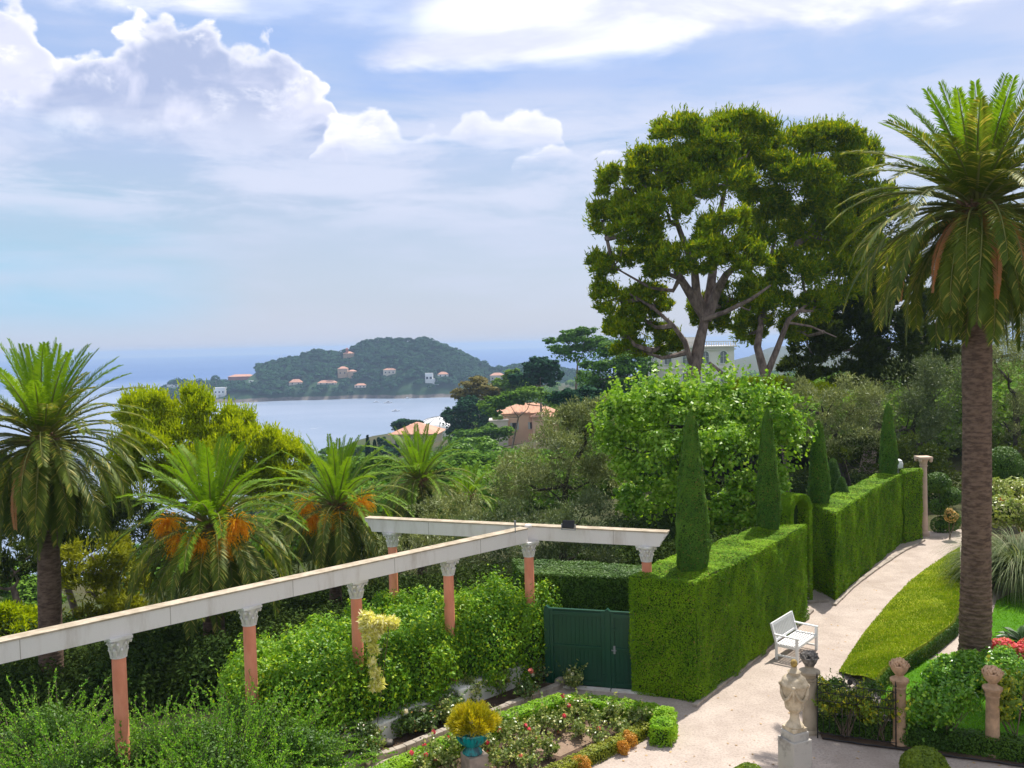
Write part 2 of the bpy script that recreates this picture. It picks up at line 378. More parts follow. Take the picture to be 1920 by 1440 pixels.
M_boat = pbr('boat_white', (.8, .8, .8), None, rough=.4)
M_tile = pbr('clay_tiles', (.66, .38, .25), (.50, .26, .17), .9, .85, .6, 12, stretch=(3, .4, 1), dist=.05)
M_tile_far = pbr('clay_tiles_far', (.62, .34, .24), (.50, .26, .18), .3, .9)
M_peach = pbr('peach_render', (.90, .60, .43), (.84, .54, .38), .5, .85)
M_cream = pbr('cream_render', (.74, .66, .58), (.68, .59, .50), .4, .85)
M_ochre = pbr('ochre_render', (.52, .38, .26), (.44, .31, .2), .2, .9)
M_brick = pbr('red_render', (.42, .17, .12), (.34, .13, .10), .1, .9)
M_win = pbr('window_glass', (.03, .035, .045), None, rough=.15, spec=.6)
M_shutter = pbr('white_shutter', (.55, .58, .6), None, rough=.6)
L_hedge = leafmat('clipped_hedge_leaf', (.085, .205, .006), (.250, .430, .010), (.30, .24, .05), .13, .65, .12, .9, p3=.035, gain=(1, 1, 1))
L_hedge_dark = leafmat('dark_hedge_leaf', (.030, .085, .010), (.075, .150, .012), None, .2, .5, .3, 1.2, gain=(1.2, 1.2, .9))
L_cyp = leafmat('cypress_leaf', (.030, .075, .018), (.065, .125, .022), (.12, .09, .04), .18, .6, .15, 1.5, p3=.03, gain=(1.9, 2.0, .9))
L_glossy = leafmat('glossy_shrub_leaf', (.040, .125, .012), (.110, .235, .018), (.20, .32, .02), .32, .45, .25, .8, p3=.16, gain=(2.0, 1.7, .8))
L_feather = leafmat('feathery_shrub_leaf', (.060, .155, .025), (.130, .245, .040), (.22, .33, .08), .35, .6, .15, .6, p3=.1, gain=(1.9, 1.95, .9))
L_box = leafmat('box_leaf', (.16, .36, .012), (.32, .50, .020), None, .35, .5, .25, 1.5, gain=(1, 1, 1))
L_boxold = leafmat('old_box_leaf', (.090, .130, .012), (.170, .200, .015), None, .25, .5, .3, 1.5)
L_orange = leafmat('orange_box_leaf', (.50, .22, .02), (.62, .34, .05), None, .25, .5, .3, 3)
L_rose = leafmat('rose_leaf', (.060, .110, .030), (.150, .210, .080), (.30, .34, .20), .3, .35, .5, 1.2, p3=.18)
L_rosebed = leafmat('dark_rose_leaf', (.030, .075, .020), (.080, .140, .040), (.18, .12, .05), .25, .35, .5, 1.2, p3=.06)
L_aleppo = leafmat('pine_needles', (.055, .105, .008), (.135, .195, .008), (.19, .21, .006), .34, .7, .08, .35, tcol=(1.5, 1.3, .4), gain=(1.95, 1.95, .7), p3=.25)
L_pine_y = leafmat('young_pine_needles', (.095, .165, .006), (.190, .270, .008), None, .38, .7, .08, .5, tcol=(1.5, 1.3, .4), gain=(2.4, 2.05, .7))
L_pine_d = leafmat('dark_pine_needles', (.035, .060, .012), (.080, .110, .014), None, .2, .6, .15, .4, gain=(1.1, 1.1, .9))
L_olive = leafmat('olive_leaf', (.085, .105, .042), (.165, .180, .085), (.26, .28, .17), .22, .5, .25, .6, p3=.15, gain=(1.6, 1.65, 1.35))
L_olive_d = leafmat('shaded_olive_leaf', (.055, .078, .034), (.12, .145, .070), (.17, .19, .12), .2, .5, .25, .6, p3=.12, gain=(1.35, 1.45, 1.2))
L_linden = leafmat('broad_leaf', (.075, .190, .018), (.160, .300, .030), (.22, .34, .08), .36, .42, .35, .5, p3=.14)
L_umb = leafmat('umbrella_pine_needles', (.035, .100, .014), (.065, .150, .018), None, .25, .6, .1, .1, gain=(1.6, 1.5, .9))
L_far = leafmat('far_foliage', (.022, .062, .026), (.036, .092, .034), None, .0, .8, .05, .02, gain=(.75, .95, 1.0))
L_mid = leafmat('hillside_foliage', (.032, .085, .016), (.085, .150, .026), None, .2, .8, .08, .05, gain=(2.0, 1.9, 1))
L_brown = leafmat('bronze_pine_needles', (.085, .080, .018), (.125, .120, .024), None, .2, .7, .2, .1)
L_palm = leafmat('palm_leaflet', (.040, .080, .012), (.092, .138, .022), (.22, .23, .07), .3, .5, .22, .5, p3=.14, gain=(1.75, 1.5, .9))
L_palm_y = leafmat('young_palm_leaflet', (.060, .150, .010), (.115, .215, .018), None, .35, .5, .2, .5, gain=(1.75, 1.5, .7))
L_rachis = pbr('palm_rachis', (.15, .17, .04), (.22, .21, .06), 3, .65, spec=.15)
L_dead = leafmat('dead_palm_leaflet', (.30, .13, .065), (.48, .25, .13), None, .2, .8, .1, 1.5)
L_fruit = leafmat('palm_fruit', (.80, .36, .01), (.92, .54, .03), None, .4, .5, .2, 2)
L_yellow = leafmat('variegated_leaf', (.60, .60, .10), (.82, .78, .30), (.88, .84, .55), .3, .45, .4, 2, p3=.25)
L_goldbush = leafmat('golden_conifer_leaf', (.14, .17, .008), (.34, .32, .012), None, .3, .5, .3, 4)
L_grass = leafmat('grass_blade', (.11, .20, .008), (.27, .36, .015), (.40, .38, .08), .35, .65, .08, 1.1, p3=.06, gain=(1, 1, 1))
L_lawn = leafmat('lawn_blade', (.060, .190, .006), (.110, .270, .010), None, .3, .55, .2, .7)
L_ivy = leafmat('ivy_leaf', (.045, .150, .012), (.120, .270, .022), (.20, .36, .05), .28, .32, .5, 1.2, p3=.15)
L_rosey = leafmat('climbing_rose_leaf', (.060, .120, .012), (.170, .240, .020), (.36, .38, .03), .3, .4, .4, 1.5, p3=.16)
L_blade = leafmat('strap_leaf', (.07, .11, .035), (.16, .20, .075), (.28, .30, .16), .25, .6, .15, 1, p3=.12, gain=(1, 1, 1))
L_cycad = leafmat('cycad_leaf', (.02, .06, .02), (.04, .09, .03), None, .1, .4, .5, 1)
def petal(name, c, c2): return leafmat(name, c, c2, None, .3, .5, .3, 5)
L_pink = petal('pink_petal', (.75, .05, .12), (.85, .16, .22)); L_salmonp = petal('salmon_petal', (.8, .25, .18), (.85, .35, .28))
L_whitep = petal('cream_petal', (.85, .78, .62), (.9, .86, .76)); L_red = petal('red_petal', (.65, .03, .03), (.8, .10, .08))

def ground_mat(name, c1, c2, scale, peb, bump=.6, c3=None, dist=.02, stretch=(1, 1, 1), rough=.95):
    m = bpy.data.materials.new(name); m.use_nodes = True; t = m.node_tree; N = NT(t); b = t.nodes['Principled BSDF']
    tc = N.n('ShaderNodeTexCoord'); mp = N.n('ShaderNodeMapping'); t.links.new(tc.outputs['Object'], mp.inputs[0]); mp.inputs['Scale'].default_value = stretch
    P = mp.outputs[0]
    col = N.mix(N.mr(N.noise(P, scale, 6, .62), .32, .68), c1, c2)
    fine = N.noise(P, peb, 3, .7)
    col = N.mix(N.mr(fine, .40, .72, 0, .55), col, tuple(x*.55 for x in c2))
    if c3 is not None: col = N.mix(N.mr(N.noise(P, scale*.35, 5, .6, .6), .52, .72, 0, .6), col, c3)
    t.links.new(col, b.inputs['Base Color']); b.inputs['Roughness'].default_value = rough; b.inputs['Specular IOR Level'].default_value = .15
    bp = N.n('ShaderNodeBump'); bp.inputs['Strength'].default_value = bump; bp.inputs['Distance'].default_value = dist
    t.links.new(N.m('ADD', fine, N.m('MULTIPLY', N.noise(P, peb*.18, 3), 1.5)), bp.inputs['Height']); t.links.new(bp.outputs[0], b.inputs['Normal']); return m
G_gravel = ground_mat('gravel', (.53, .445, .385), (.43, .355, .305), 1.3, 20, .8, (.34, .275, .23))
G_gravel2 = ground_mat('pale_gravel', (.52, .43, .36), (.42, .34, .28), 1.4, 26, .55, (.34, .27, .21))
G_earth = ground_mat('hillside_ground', (.05, .075, .02), (.08, .07, .035), .08, 1.5, .6)
G_lawn = ground_mat('lawn_ground', (.060, .180, .006), (.085, .220, .008), .9, 40, .8)
G_bank = ground_mat('bank_grass_ground', (.15, .22, .010), (.26, .30, .014), .8, 30, .9, (.13, .12, .03), stretch=(.5, 1.6, 1))
G_rock = ground_mat('shore_rock', (.26, .22, .18), (.15, .13, .11), .05, .4, 1.0)
def head_mat():
    t = G_rock.node_tree; N = NT(t); b = t.nodes['Principled BSDF']; c = b.inputs['Base Color'].links[0].from_socket
    g = N.n('ShaderNodeNewGeometry'); s = N.n('ShaderNodeSeparateXYZ'); t.links.new(g.outputs['Position'], s.inputs[0])
    t.links.new(N.mix(N.mr(N.m('ADD', s.outputs[2], N.m('MULTIPLY', N.noise(g.outputs['Position'], .05, 4), 4)), -54.5, -53), c, (.03, .07, .03)), b.inputs['Base Color'])
head_mat()

# ---------------------------------------------------------------- sea
SEA = -60.0
def sea():
    m = bpy.data.materials.new('sea_water'); m.use_nodes = True; t = m.node_tree; N = NT(t); b = t.nodes['Principled BSDF']
    tc = N.n('ShaderNodeTexCoord'); mp = N.n('ShaderNodeMapping'); t.links.new(tc.outputs['Object'], mp.inputs[0]); mp.inputs['Scale'].default_value = (.5, 1, 1)
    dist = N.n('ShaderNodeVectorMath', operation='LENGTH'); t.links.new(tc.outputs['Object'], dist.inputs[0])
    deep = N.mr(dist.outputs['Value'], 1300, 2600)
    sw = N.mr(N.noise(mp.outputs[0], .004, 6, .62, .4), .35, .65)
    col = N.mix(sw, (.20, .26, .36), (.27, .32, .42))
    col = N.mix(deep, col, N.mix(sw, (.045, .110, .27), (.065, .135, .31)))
    t.links.new(col, b.inputs['Base Color'])
    t.links.new(N.mr(dist.outputs['Value'], 1300, 2600, .32, .5), b.inputs['Roughness']); b.inputs['Specular IOR Level'].default_value = .32; b.inputs['IOR'].default_value = 1.33
    h = N.m('ADD', N.noise(mp.outputs[0], .10, 6, .65), N.m('MULTIPLY', N.noise(mp.outputs[0], .45, 4, .6), .4))
    bp = N.n('ShaderNodeBump'); bp.inputs['Strength'].default_value = .55; bp.inputs['Distance'].default_value = 2.2
    t.links.new(h, bp.inputs['Height']); t.links.new(bp.outputs[0], b.inputs['Normal'])
    R = 12000; o = MB().add([(-R, -800, SEA), (R, -800, SEA), (R, R, SEA), (-R, R, SEA)], [(0, 1, 2, 3)]).build('sea', m)
    tag(o, kind='structure')
sea()

# ---------------------------------------------------------------- hillside terrain
CP = np.array([(0, 0, 0), (5, 15, 0), (-5, 14, -.1), (-2, 22, 0), (1, 23, 0), (5, 26, 0), (10, 30, 0), (17, 38, 0), (25, 45, 0), (25, 20, 0), (35, 60, 0), (22, 60, -.6),
   (12, 48, -1.2), (4, 40, -2.2), (0, 34, -1.6), (4, 30, -.4), (-5, 24, -.8), (-12, 14, -.6), (-16, 27, -2.2), (-8, 28, -1.6), (-7, 34, -2.6), (-4.5, 42, -4.5), (-20, 45, -7), (-30, 80, -20),
   (0, 80, -9), (20, 90, -3), (50, 100, 0), (-60, 150, -45), (0, 150, -18), (3, 250, -17), (-32, 300, -27), (-30, 385, -27), (60, 200, -8), (35, 160, -3), (35, 260, -12),
   (-80, 600, -55), (-40, 1000, -52), (-60, 420, -36), (-90, 200, -50), (-90, 0, -30), (-50, 20, -12),
   (60, 600, -38), (100, 1000, -45), (0, 900, -33), (-30, 900, -42), (300, 1000, -40), (250, 400, -14), (-20, 600, -44), (-50, 500, -52), (600, 600, -20), (800, 1400, -30), (300, 100, 0), (100, 20, 0), (800, 100, 0),
   (900, 2600, -20), (300, 2600, -45)], float)
GARD = [(-3.9, 12), (-3.9, 18.3), (-1.5, 21.4), (1.0, 24.6), (5.5, 27), (9.5, 31), (17, 41), (42, 62), (42, 4), (0, 4)]
LAND = [(-120, -60), (-112, 60), (-104, 200), (-96, 400), (-92, 613), (-70, 850), (-50, 1060), (-20, 1190), (60, 1230), (300, 1500), (900, 3200), (2600, 3200), (2600, -60)]
def terr(x, y):
    x = np.atleast_1d(np.asarray(x, float)); y = np.atleast_1d(np.asarray(y, float))
    d2 = (x[:, None]-CP[:, 0])**2+(y[:, None]-CP[:, 1])**2+1.5
    w = 1/d2**2.0; h = (w*CP[:, 2]).sum(1)/w.sum(1)
    P = np.stack([x, y], 1); ins = inside(P, GARD); land = inside(P, LAND); dm = np.full(len(x), 1e9)
    for i in range(len(LAND)-1):
        a = np.array(LAND[i], float); e = np.array(LAND[i+1], float)-a; t = np.clip(((P-a)@e)/(e@e), 0, 1)
        dm = np.minimum(dm, np.linalg.norm(P-a-t[:, None]*e, axis=1))
    k = np.clip(np.where(land, dm, -dm)/50+.15, 0, 1); k = k*k*(3-2*k)
    return np.where(ins, -.06, (SEA-1.6)*(1-k)+h*k-.06)
def th(x, y): return float(terr(x, y)[0])
def terrain():
    ys = np.concatenate([np.arange(-30, 60, 1.2), 60*np.exp(np.linspace(0, math.log(3000/60), 90)[1:])])
    xs = np.concatenate([-np.exp(np.linspace(math.log(900), math.log(32), 60)), np.arange(-31, 45, 1.2), np.exp(np.linspace(math.log(46), math.log(2400), 60))])
    X, Y = np.meshgrid(xs, ys); Z = terr(X.ravel(), Y.ravel())
    far = np.hypot(X.ravel(), Y.ravel()) > 60
    Z = Z+np.where(far, lumps(np.stack([X.ravel(), Y.ravel(), 0*Z], 1), 1.0, .02), 0)
    V = np.stack([X.ravel(), Y.ravel(), Z], 1); nx, ny = len(xs), len(ys)
    i = np.arange(nx*ny).reshape(ny, nx); Fq = np.stack([i[:-1, :-1], i[:-1, 1:], i[1:, 1:], i[1:, :-1]], -1).reshape(-1, 4)
    o = link('hillside', mesh_np(V, Fq), G_earth, smooth=True); tag(o, kind='structure')
terrain()

# ---------------------------------------------------------------- the wooded headland across the bay
YS, YR, YB = 1200.0, 1330.0, 1500.0
RID = [(300, 738), (318, 724), (335, 716), (360, 722), (400, 716), (430, 718), (455, 716), (476, 708), (484, 692), (500, 688), (530, 682), (570, 672), (600, 664), (640, 668), (662, 660), (690, 646), (740, 643), (800, 642),
       (840, 656), (880, 674), (905, 690), (925, 698), (945, 700), (975, 690), (1000, 696), (1060, 700), (1200, 720)]
rx = np.array([(a-960)/F*YR for a, b in RID]); rz = np.array([CAMH+((644-(a-960)*.0245)-b+11-(7 if 318 < a < 477 else 0))/F*YR-9 for a, b in RID])
def isl(x, y):
    x = np.asarray(x, float); y = np.asarray(y, float); r = np.interp(x, rx, rz, left=-66, right=-60)
    r = np.where(x < rx[0], -66+0*x, r); ys = YS+12*np.sin(x*.021)+7*np.sin(x*.06+1)+np.interp(x, [-515, -470, -380, 0, 200], [95, 30, 0, -10, -60])
    f = np.clip((y-ys)/(YR-ys), -.2, 1); b = np.clip((YB-y)/(YB-YR), -.2, 1)
    s = np.where(y < YR, np.sign(f)*np.abs(f)**.75, np.sign(b)*np.abs(b)**.6)
    cliff = np.clip((y-ys)/5, 0, 1)*3.5
    return np.where(s > 0, SEA+cliff+(r-SEA-3.5)*np.clip(s, 0, 1), SEA-3+0*x)
def headland():
    xs = np.arange(-560, 260, 6.0); ys = np.arange(1170, 1540, 5.0); X, Y = np.meshgrid(xs, ys); Z = isl(X.ravel(), Y.ravel())
    Z = np.maximum(Z, SEA-3)+lumps(np.stack([X.ravel(), Y.ravel(), 0*Z], 1), .8, .1)*(Z > SEA)
    V = np.stack([X.ravel(), Y.ravel(), Z], 1); nx, ny = len(xs), len(ys)
    i = np.arange(nx*ny).reshape(ny, nx); Fq = np.stack([i[:-1, :-1], i[:-1, 1:], i[1:, 1:], i[1:, :-1]], -1).reshape(-1, 4)
    tag(link('headland', mesh_np(V, Fq), G_rock, smooth=True), kind='structure')
headland()
def hit(px, py, hf, t0=1100, t1=1600):
    for d in np.arange(t0, t1, 2.0):
        p = D(px, py, d)
        if p.z <= float(hf(np.array([p.x]), np.array([p.y]))[0]): return p
    return D(px, py, (t0+t1)/2)

def hip_roof(mb, w, d, z, rise, ov, rz=0, flat=.45):
    hw, hd = w/2+ov, d/2+ov; L = max(hw, hd); r = abs(hw-hd); 
    a, b = ((r, 0) if hw > hd else (0, r))
    vs = [(-hw, -hd, z), (hw, -hd, z), (hw, hd, z), (-hw, hd, z), (-hw, -hd, z+.18), (hw, -hd, z+.18), (hw, hd, z+.18), (-hw, hd, z+.18), (-a, -b, z+rise), (a+1e-3, b, z+rise)]
    if hw > hd: fs = [(4, 5, 9, 8), (5, 6, 9), (6, 7, 8, 9), (7, 4, 8)]
    else: fs = [(4, 5, 8), (5, 6, 9, 8), (6, 7, 9), (7, 4, 8, 9)]
    return mb.add(vs, [(3, 2, 1, 0), (0, 1, 5, 4), (1, 2, 6, 5), (2, 3, 7, 6), (3, 0, 4, 7)]+fs)
def house(p, w, d, h, label, wall, roof='hip', rise=1.6, rz=0.0, wins=(), group=None, chimney=None, ov=.4, name='house', cat='house', wsize=(1.0, 1.4), shut=False, wings=()):
    """p = middle of the front wall's foot; wins = (x, z) on the front wall; wings = (x, y, w, d, h)"""
    r = empty(name, p, label, cat, group, rz); m = MB(); m.box((0, d/2, h/2-1.5), (w, d, h+3))
    for (x, y, ww, dd, hh) in wings: m.box((x, y+dd/2, hh/2-1.5), (ww, dd, hh+3))
    m.build('wall', wall, r, world=False)
    if roof == 'hip':
        k = MB(); hip_roof(k, w, d, h, rise, ov); k.v = [(x, y+d/2, z) for x, y, z in k.v]; n0 = len(k.v)
        for (x, y, ww, dd, hh) in wings:
            q = MB(); hip_roof(q, ww, dd, hh, rise*.7, ov); q.v = [(a+x, b+y+dd/2, c) for a, b, c in q.v]; q.build('wing_roof', M_tile if shut else M_tile_far, r, world=False)
        ro = k.build('roof', M_tile if shut else M_tile_far, r, world=False)
    else:
        k = MB(); k.box((0, d/2, h+.12), (w+.5, d+.5, .24))
        for (x, y, ww, dd, hh) in wings: MB().box((x, y+dd/2, hh+.12), (ww+.5, dd+.5, .24)).build('wing_roof', wall, r, world=False)
        ro = k.build('roof', wall, r, world=False)
    if chimney:
        c = MB(); cx, cy, cz = chimney; c.box((cx, cy, cz), (.9, .7, 1.6)).box((cx, cy, cz+.95), (1.15, .95, .2)); o = c.build('chimney', wall, ro, world=False)
    for wn in wins:
        x, z = wn[0], wn[1]; ww, wh = (wn[2], wn[3]) if len(wn) > 3 else wsize; yo = wn[4] if len(wn) > 4 else 0
        k = MB().box((x, yo-.02, z), (ww, .12, wh)); wo = k.build('window', M_win, r, world=False)
        if shut:
            for s in (-1, 1): MB().box((x+s*ww*.76, yo-.06, z), (ww*.48, .08, wh+.1)).build('shutter', M_shutter, wo, world=False)
            MB().box((x, yo-.08, z-wh/2-.08), (ww+.3, .2, .1)).build('sill', M_cream, wo, world=False)
    return r
ISH = []     # (px0, px1, py_bottom, depth): keep trees off the houses' faces
def ih(px0, px1, py0, py1, label, wall, roof, nw=0, rise=.3, dep=10, name='house', cat='house', ws=(1.6, 2.0), group=None, rz=0.0, **k):
    p = hit((px0+px1)/2, py1, isl); w = (px1-px0)/F*p.y; h = (py1-py0)/F*p.y
    rr = h*rise if roof == 'hip' else 0; hh = h-rr
    wins = [((i+.5)/nw*w*.9-w*.45, hh*.55) for i in range(nw)] if nw else ()
    o = house((p.x, p.y, p.z), w*.94, dep, hh, label, wall, roof, rr, rz, wins, group, name=name, cat=cat, wsize=ws, **k)
    ISH.append((px0-1, px1+1, py1, p.y, py0)); return o
ih(426, 477, 702, 714, 'long low red building on the left end of the wooded headland', M_brick, 'hip', 0, .35, 16, name='long_building', cat='building')
w = ih(400, 423, 727, 745, 'stepped white villa with flat roofs right above the headland shore', M_boat, 'flat', 3, dep=9, name='villa', ws=(2, 2), wings=((-9.5, -2, 5, 7, 6), (-4, -4, 8, 6, 3.5)))
ih(541, 567, 711, 722, 'pale house with a wide orange roof in the trees, right of the long red building', M_cream, 'hip', 2, .55, 10)
ih(594, 632, 713, 722, 'long low house with bright orange tiled roof at the middle of the headland', M_cream, 'hip', 3, .55, 10)
ih(633, 652, 687, 709, 'tall narrow ochre stone mansion with a lower wing on the headland slope', M_ochre, 'hip', 2, .2, 10, name='mansion', wings=((13, -2, 11, 8, 9),))
ch = ih(643, 664, 659, 672, 'ochre chapel with a square bell tower on top of the headland ridge', M_ochre, 'hip', 0, .3, 12, name='chapel', cat='chapel')
MB().box((-2.5, 4, 7), (3.4, 3.4, 14)).add([(-4.4, 2.1, 14), (-.6, 2.1, 14), (-.6, 5.9, 14), (-4.4, 5.9, 14), (-2.5, 4, 15.6)], [(3, 2, 1, 0), (0, 1, 4), (1, 2, 4), (2, 3, 4), (3, 0, 4)]).build('bell_tower', M_brick, ch, world=False)
ih(664, 687, 719, 728, 'small low white house near the headland shore with three dark openings', M_cream, 'hip', 3, .4, 8)
ih(718, 742, 690, 704, 'square cream house with arched door, alone below the headland summit', M_cream, 'hip', 3, .25, 10)
ih(797, 812, 700, 719, 'white modern block with dark window bands on the right of the headland', M_boat, 'flat', 2, dep=9, name='villa', ws=(3, 3), wings=((9, -1, 8, 7, 6),))
ih(820, 841, 697, 707, 'curved white house half hidden by trees above the white modern block', M_boat, 'hip', 2, .5, 9)
ih(918, 947, 699, 716, 'pale villa with hipped tile roof at the right foot of the headland', M_cream, 'hip', 3, .3, 12, name='villa', ws=(1.8, 2.4))
for a, b, c, d, l in ((312, 334, 722, 727, 'low white wall among trees at the far left tip of the headland'), (376, 392, 734, 738, 'small white terrace house left of the stepped white villa'), (466, 474, 714, 717, 'tiny white wing under the long red building')):
    ih(a, b, c, d, l, M_boat, 'flat', 1, dep=5)
WR = np.random.default_rng(11)
def blob_tree_pts(c, r, k, rng, flat=.55):
    d = unit(rng.standard_normal((k, 3))); d[:, 2] = np.abs(d[:, 2])*1.0-.25
    return np.array(c)+d*np.array((r, r, r*flat*1.25))*(.75+.3*rng.random((k, 1))), unit(d+np.array((0, 0, .35)))
def headland_wood():
    Ps, Ns = [], []; n = 5200; X = WR.uniform(-515, 230, n); Y = WR.uniform(1195, 1420, n); Z = isl(X, Y)
    for x, y, z in zip(X, Y, Z):
        if z < SEA+3.2+WR.random()*3: continue
        r = WR.uniform(3.2, 6.5); hgt = WR.uniform(4, 7.5)*(1.0 if z > -50 else .7); a, b = PX((x, y, z+hgt)); rp = r/y*F
        if any(h[0]-rp*.9 < a < h[1]+rp*.9 and y < h[3]+8 and b-rp*.6 < h[2]-2 and PX((x, y, z-3))[1] > h[4] for h in ISH): continue
        P, Q = blob_tree_pts((x, y, z+hgt), r, 46, WR); Ps.append(P); Ns.append(Q)
    P = np.concatenate(Ps); Q = np.concatenate(Ns); V, Fq = leaves(P, Q, 3.0, 2.6, .35, rng=WR)
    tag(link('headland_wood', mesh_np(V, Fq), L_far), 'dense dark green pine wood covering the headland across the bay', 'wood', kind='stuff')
headland_wood()
def silh(px, ptop, w, Z, label, group):      # single pines that break the headland skyline
    top = D(px, ptop, Z); z0 = float(isl(np.array([top.x]), np.array([Z]))[0]); r = w/2/F*Z
    z0 = max(z0, top.z-r*2.2); e = empty('pine_tree', (top.x, Z, z0), label, 'pine', group)
    MB().tube([(top.x, Z, z0-1), (top.x+.5, Z, top.z-r*.7)], [.7, .4], 6).build('trunk', M_bark_low, e)
    P, Q = blob_tree_pts((top.x, Z, top.z-r*.7), r, 160, WR, .85); V, Fq = leaves(P, Q, 2.4, 2.0, .3, rng=WR)
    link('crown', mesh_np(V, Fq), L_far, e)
silh(336, 708, 34, 1275, 'wide spreading pine at the left tip of the headland', 'pines on the headland skyline')
silh(404, 704, 18, 1290, 'small round pine on the low left skyline of the headland', 'pines on the headland skyline')
silh(374, 710, 24, 1285, 'low pine between the wide spreading one and the small round one', 'pines on the headland skyline')
silh(675, 646, 16, 1330, 'dark pointed pine beside the hilltop chapel', 'pines on the headland skyline')
silh(606, 661, 40, 1330, 'broad dark pine left of the hilltop chapel', 'pines on the headland skyline')
silh(908, 676, 16, 1330, 'flat topped pine on the right shoulder of the headland', 'pines on the headland skyline')
silh(936, 685, 22, 1300, 'rounded pine where the headland drops to the right', 'pines on the headland skyline')
# boats and wakes on the water
def boat(px, py, L, label, rz=0.0, sail=False, name='motor_boat', cat='boat'):
    p = G(px, py, SEA); e = empty(name, (p.x, p.y, SEA), label, cat, None, rz); W = L*.3
    hull = [(-.5*L, -.42*W), (.2*L, -.5*W), (.5*L, 0), (.2*L, .5*W), (-.5*L, .42*W)]
    m = MB(); n = 5; lo = [(x*.86, y*.7, -.25) for x, y in hull]; hi = [(x, y, L*.11+(.05*L if x > .3*L else 0)) for x, y in hull]
    m.add(lo+hi, [tuple(range(5))[::-1], tuple(range(5, 10))]+[(i, (i+1) % 5, 5+(i+1) % 5, 5+i) for i in range(5)]); m.build('hull', M_boat, e, world=False)
    if sail:
        MB().tube([(0, 0, 0), (0, 0, L*1.35)], [.12, .06], 6).build('mast', M_grey, e, world=False)
        MB().add([(-.02*L, 0, .15*L), (-.45*L, .3, .16*L), (-.02*L, 0, 1.3*L), (-.02*L, .1, .15*L), (-.45*L, .4, .16*L), (-.02*L, .1, 1.3*L)], [(0, 1, 2), (5, 4, 3), (0, 3, 4, 1), (1, 4, 5, 2), (2, 5, 3, 0)]).build('mainsail', M_boat, e, world=False)
        MB().add([(.05*L, 0, .15*L), (.48*L, 0, .14*L), (.03*L, 0, 1.15*L), (.05*L, .1, .15*L), (.48*L, .1, .14*L), (.03*L, .1, 1.15*L)], [(0, 1, 2), (5, 4, 3), (0, 3, 4, 1), (1, 4, 5, 2), (2, 5, 3, 0)]).build('jib', M_boat, e, world=False)
    else:
        m = MB().box((-.05*L, 0, L*.17), (.34*L, W*.62, L*.11)); m.box((-.08*L, 0, L*.24), (.26*L, W*.66, L*.03)); c = m.build('cabin', M_boat, e, world=False)
        MB().box((.03*L, 0, L*.18), (.2*L, W*.64, L*.045)).build('windscreen', M_win, c, world=False)
boat(528, 672.5, 30, 'small white sailing boat far out on the blue sea', .3, True, 'sailing_boat', 'sailing boat')
boat(742, 771.5, 9, 'white motor boat alone in the middle of the bay', .15)
boat(728, 756, 11, 'white cabin boat moored off the headland shore', .1); boat(706, 755, 8, 'smaller white boat just left of the moored cabin boat', .3); boat(765, 748, 9, 'white boat moored close under the rocks on the right', 0.2)
M_foam = pbr('foam', (.75, .78, .8), None, rough=.9)
def foam(px0, py0, px1, py1, wd, label, cat='wake', name='boat_wake'):
    a = G(px0, py0, SEA); b = G(px1, py1, SEA); n = 24; L = []; R = []
    for i in range(n+1):
        t = i/n; p = a.lerp(b, t); w_ = wd*(.15+.85*math.sin(math.pi*min(1, t*1.2+.03))**.7)*(0.6+.4*WR.random()) if t < .83 else wd*(1-t)*3
        L.append((p.x, p.y-w_, SEA+.25+.02*(i % 3))); R.append((p.x, p.y+w_, SEA+.25))
    tag(MB().add(L+R, [(i, i+1, n+2+i, n+1+i) for i in range(n)]).build(name, M_foam), label, cat)
foam(0, 733, 306, 724.5, 9, 'thin white boat wake crossing the sea left of the headland')
foam(360, 759, 382, 759, 3, 'white surf line at the left foot of the headland rocks', 'surf', 'surf_line')
foam(385, 759.5, 402, 759, 3, 'second short surf streak along the headland rocks, under the white villa', 'surf', 'surf_line')
foam(440, 757.5, 505, 757, 2.5, 'long thin surf line below the headland shore wall', 'surf', 'surf_line')
foam(578, 805, 606, 802, 1.2, 'pale ripple in the bay left of the orange roofed house', 'ripple', 'ripple')
# ---------------------------------------------------------------- garden ground
def P2(*pts, h=0.0): return [(G(a, b, h).x, G(a, b, h).y) for a, b in pts]
def sheet(name, poly, z, mat, kind='structure', **k):
    o = MB().prism(poly, z-.05, z).build(name, mat); tag(o, kind=kind, **k); return o
big = [(-6, 9), (-3.9, 18.2), (-1.4, 21.3), (.9, 23.3), (2.9, 23.3), (5.3, 25.5), (8.7, 28.6), (12.5, 33), (17.2, 38.6), (19.6, 38.9), (18.4, 33), (17.6, 30.4), (20, 30), (27, 26), (27, 9)]
sheet('gravel_path', ccw(big), 0.0, G_gravel)
def grass(poly, z, per, L, W, mat, name, label, zf=None, spread=.5):
    P = fill(poly, per); zz = np.full(len(P), z) if zf is None else zf(P[:, 0], P[:, 1]); C = np.column_stack([P, zz+L*.3])
    V, Fq = leaves(C, np.tile((.1, -.1, 1.0), (len(C), 1)), L, W, spread, along=True); return tag(link(name, mesh_np(V, Fq), mat), label, 'grass', kind='stuff')
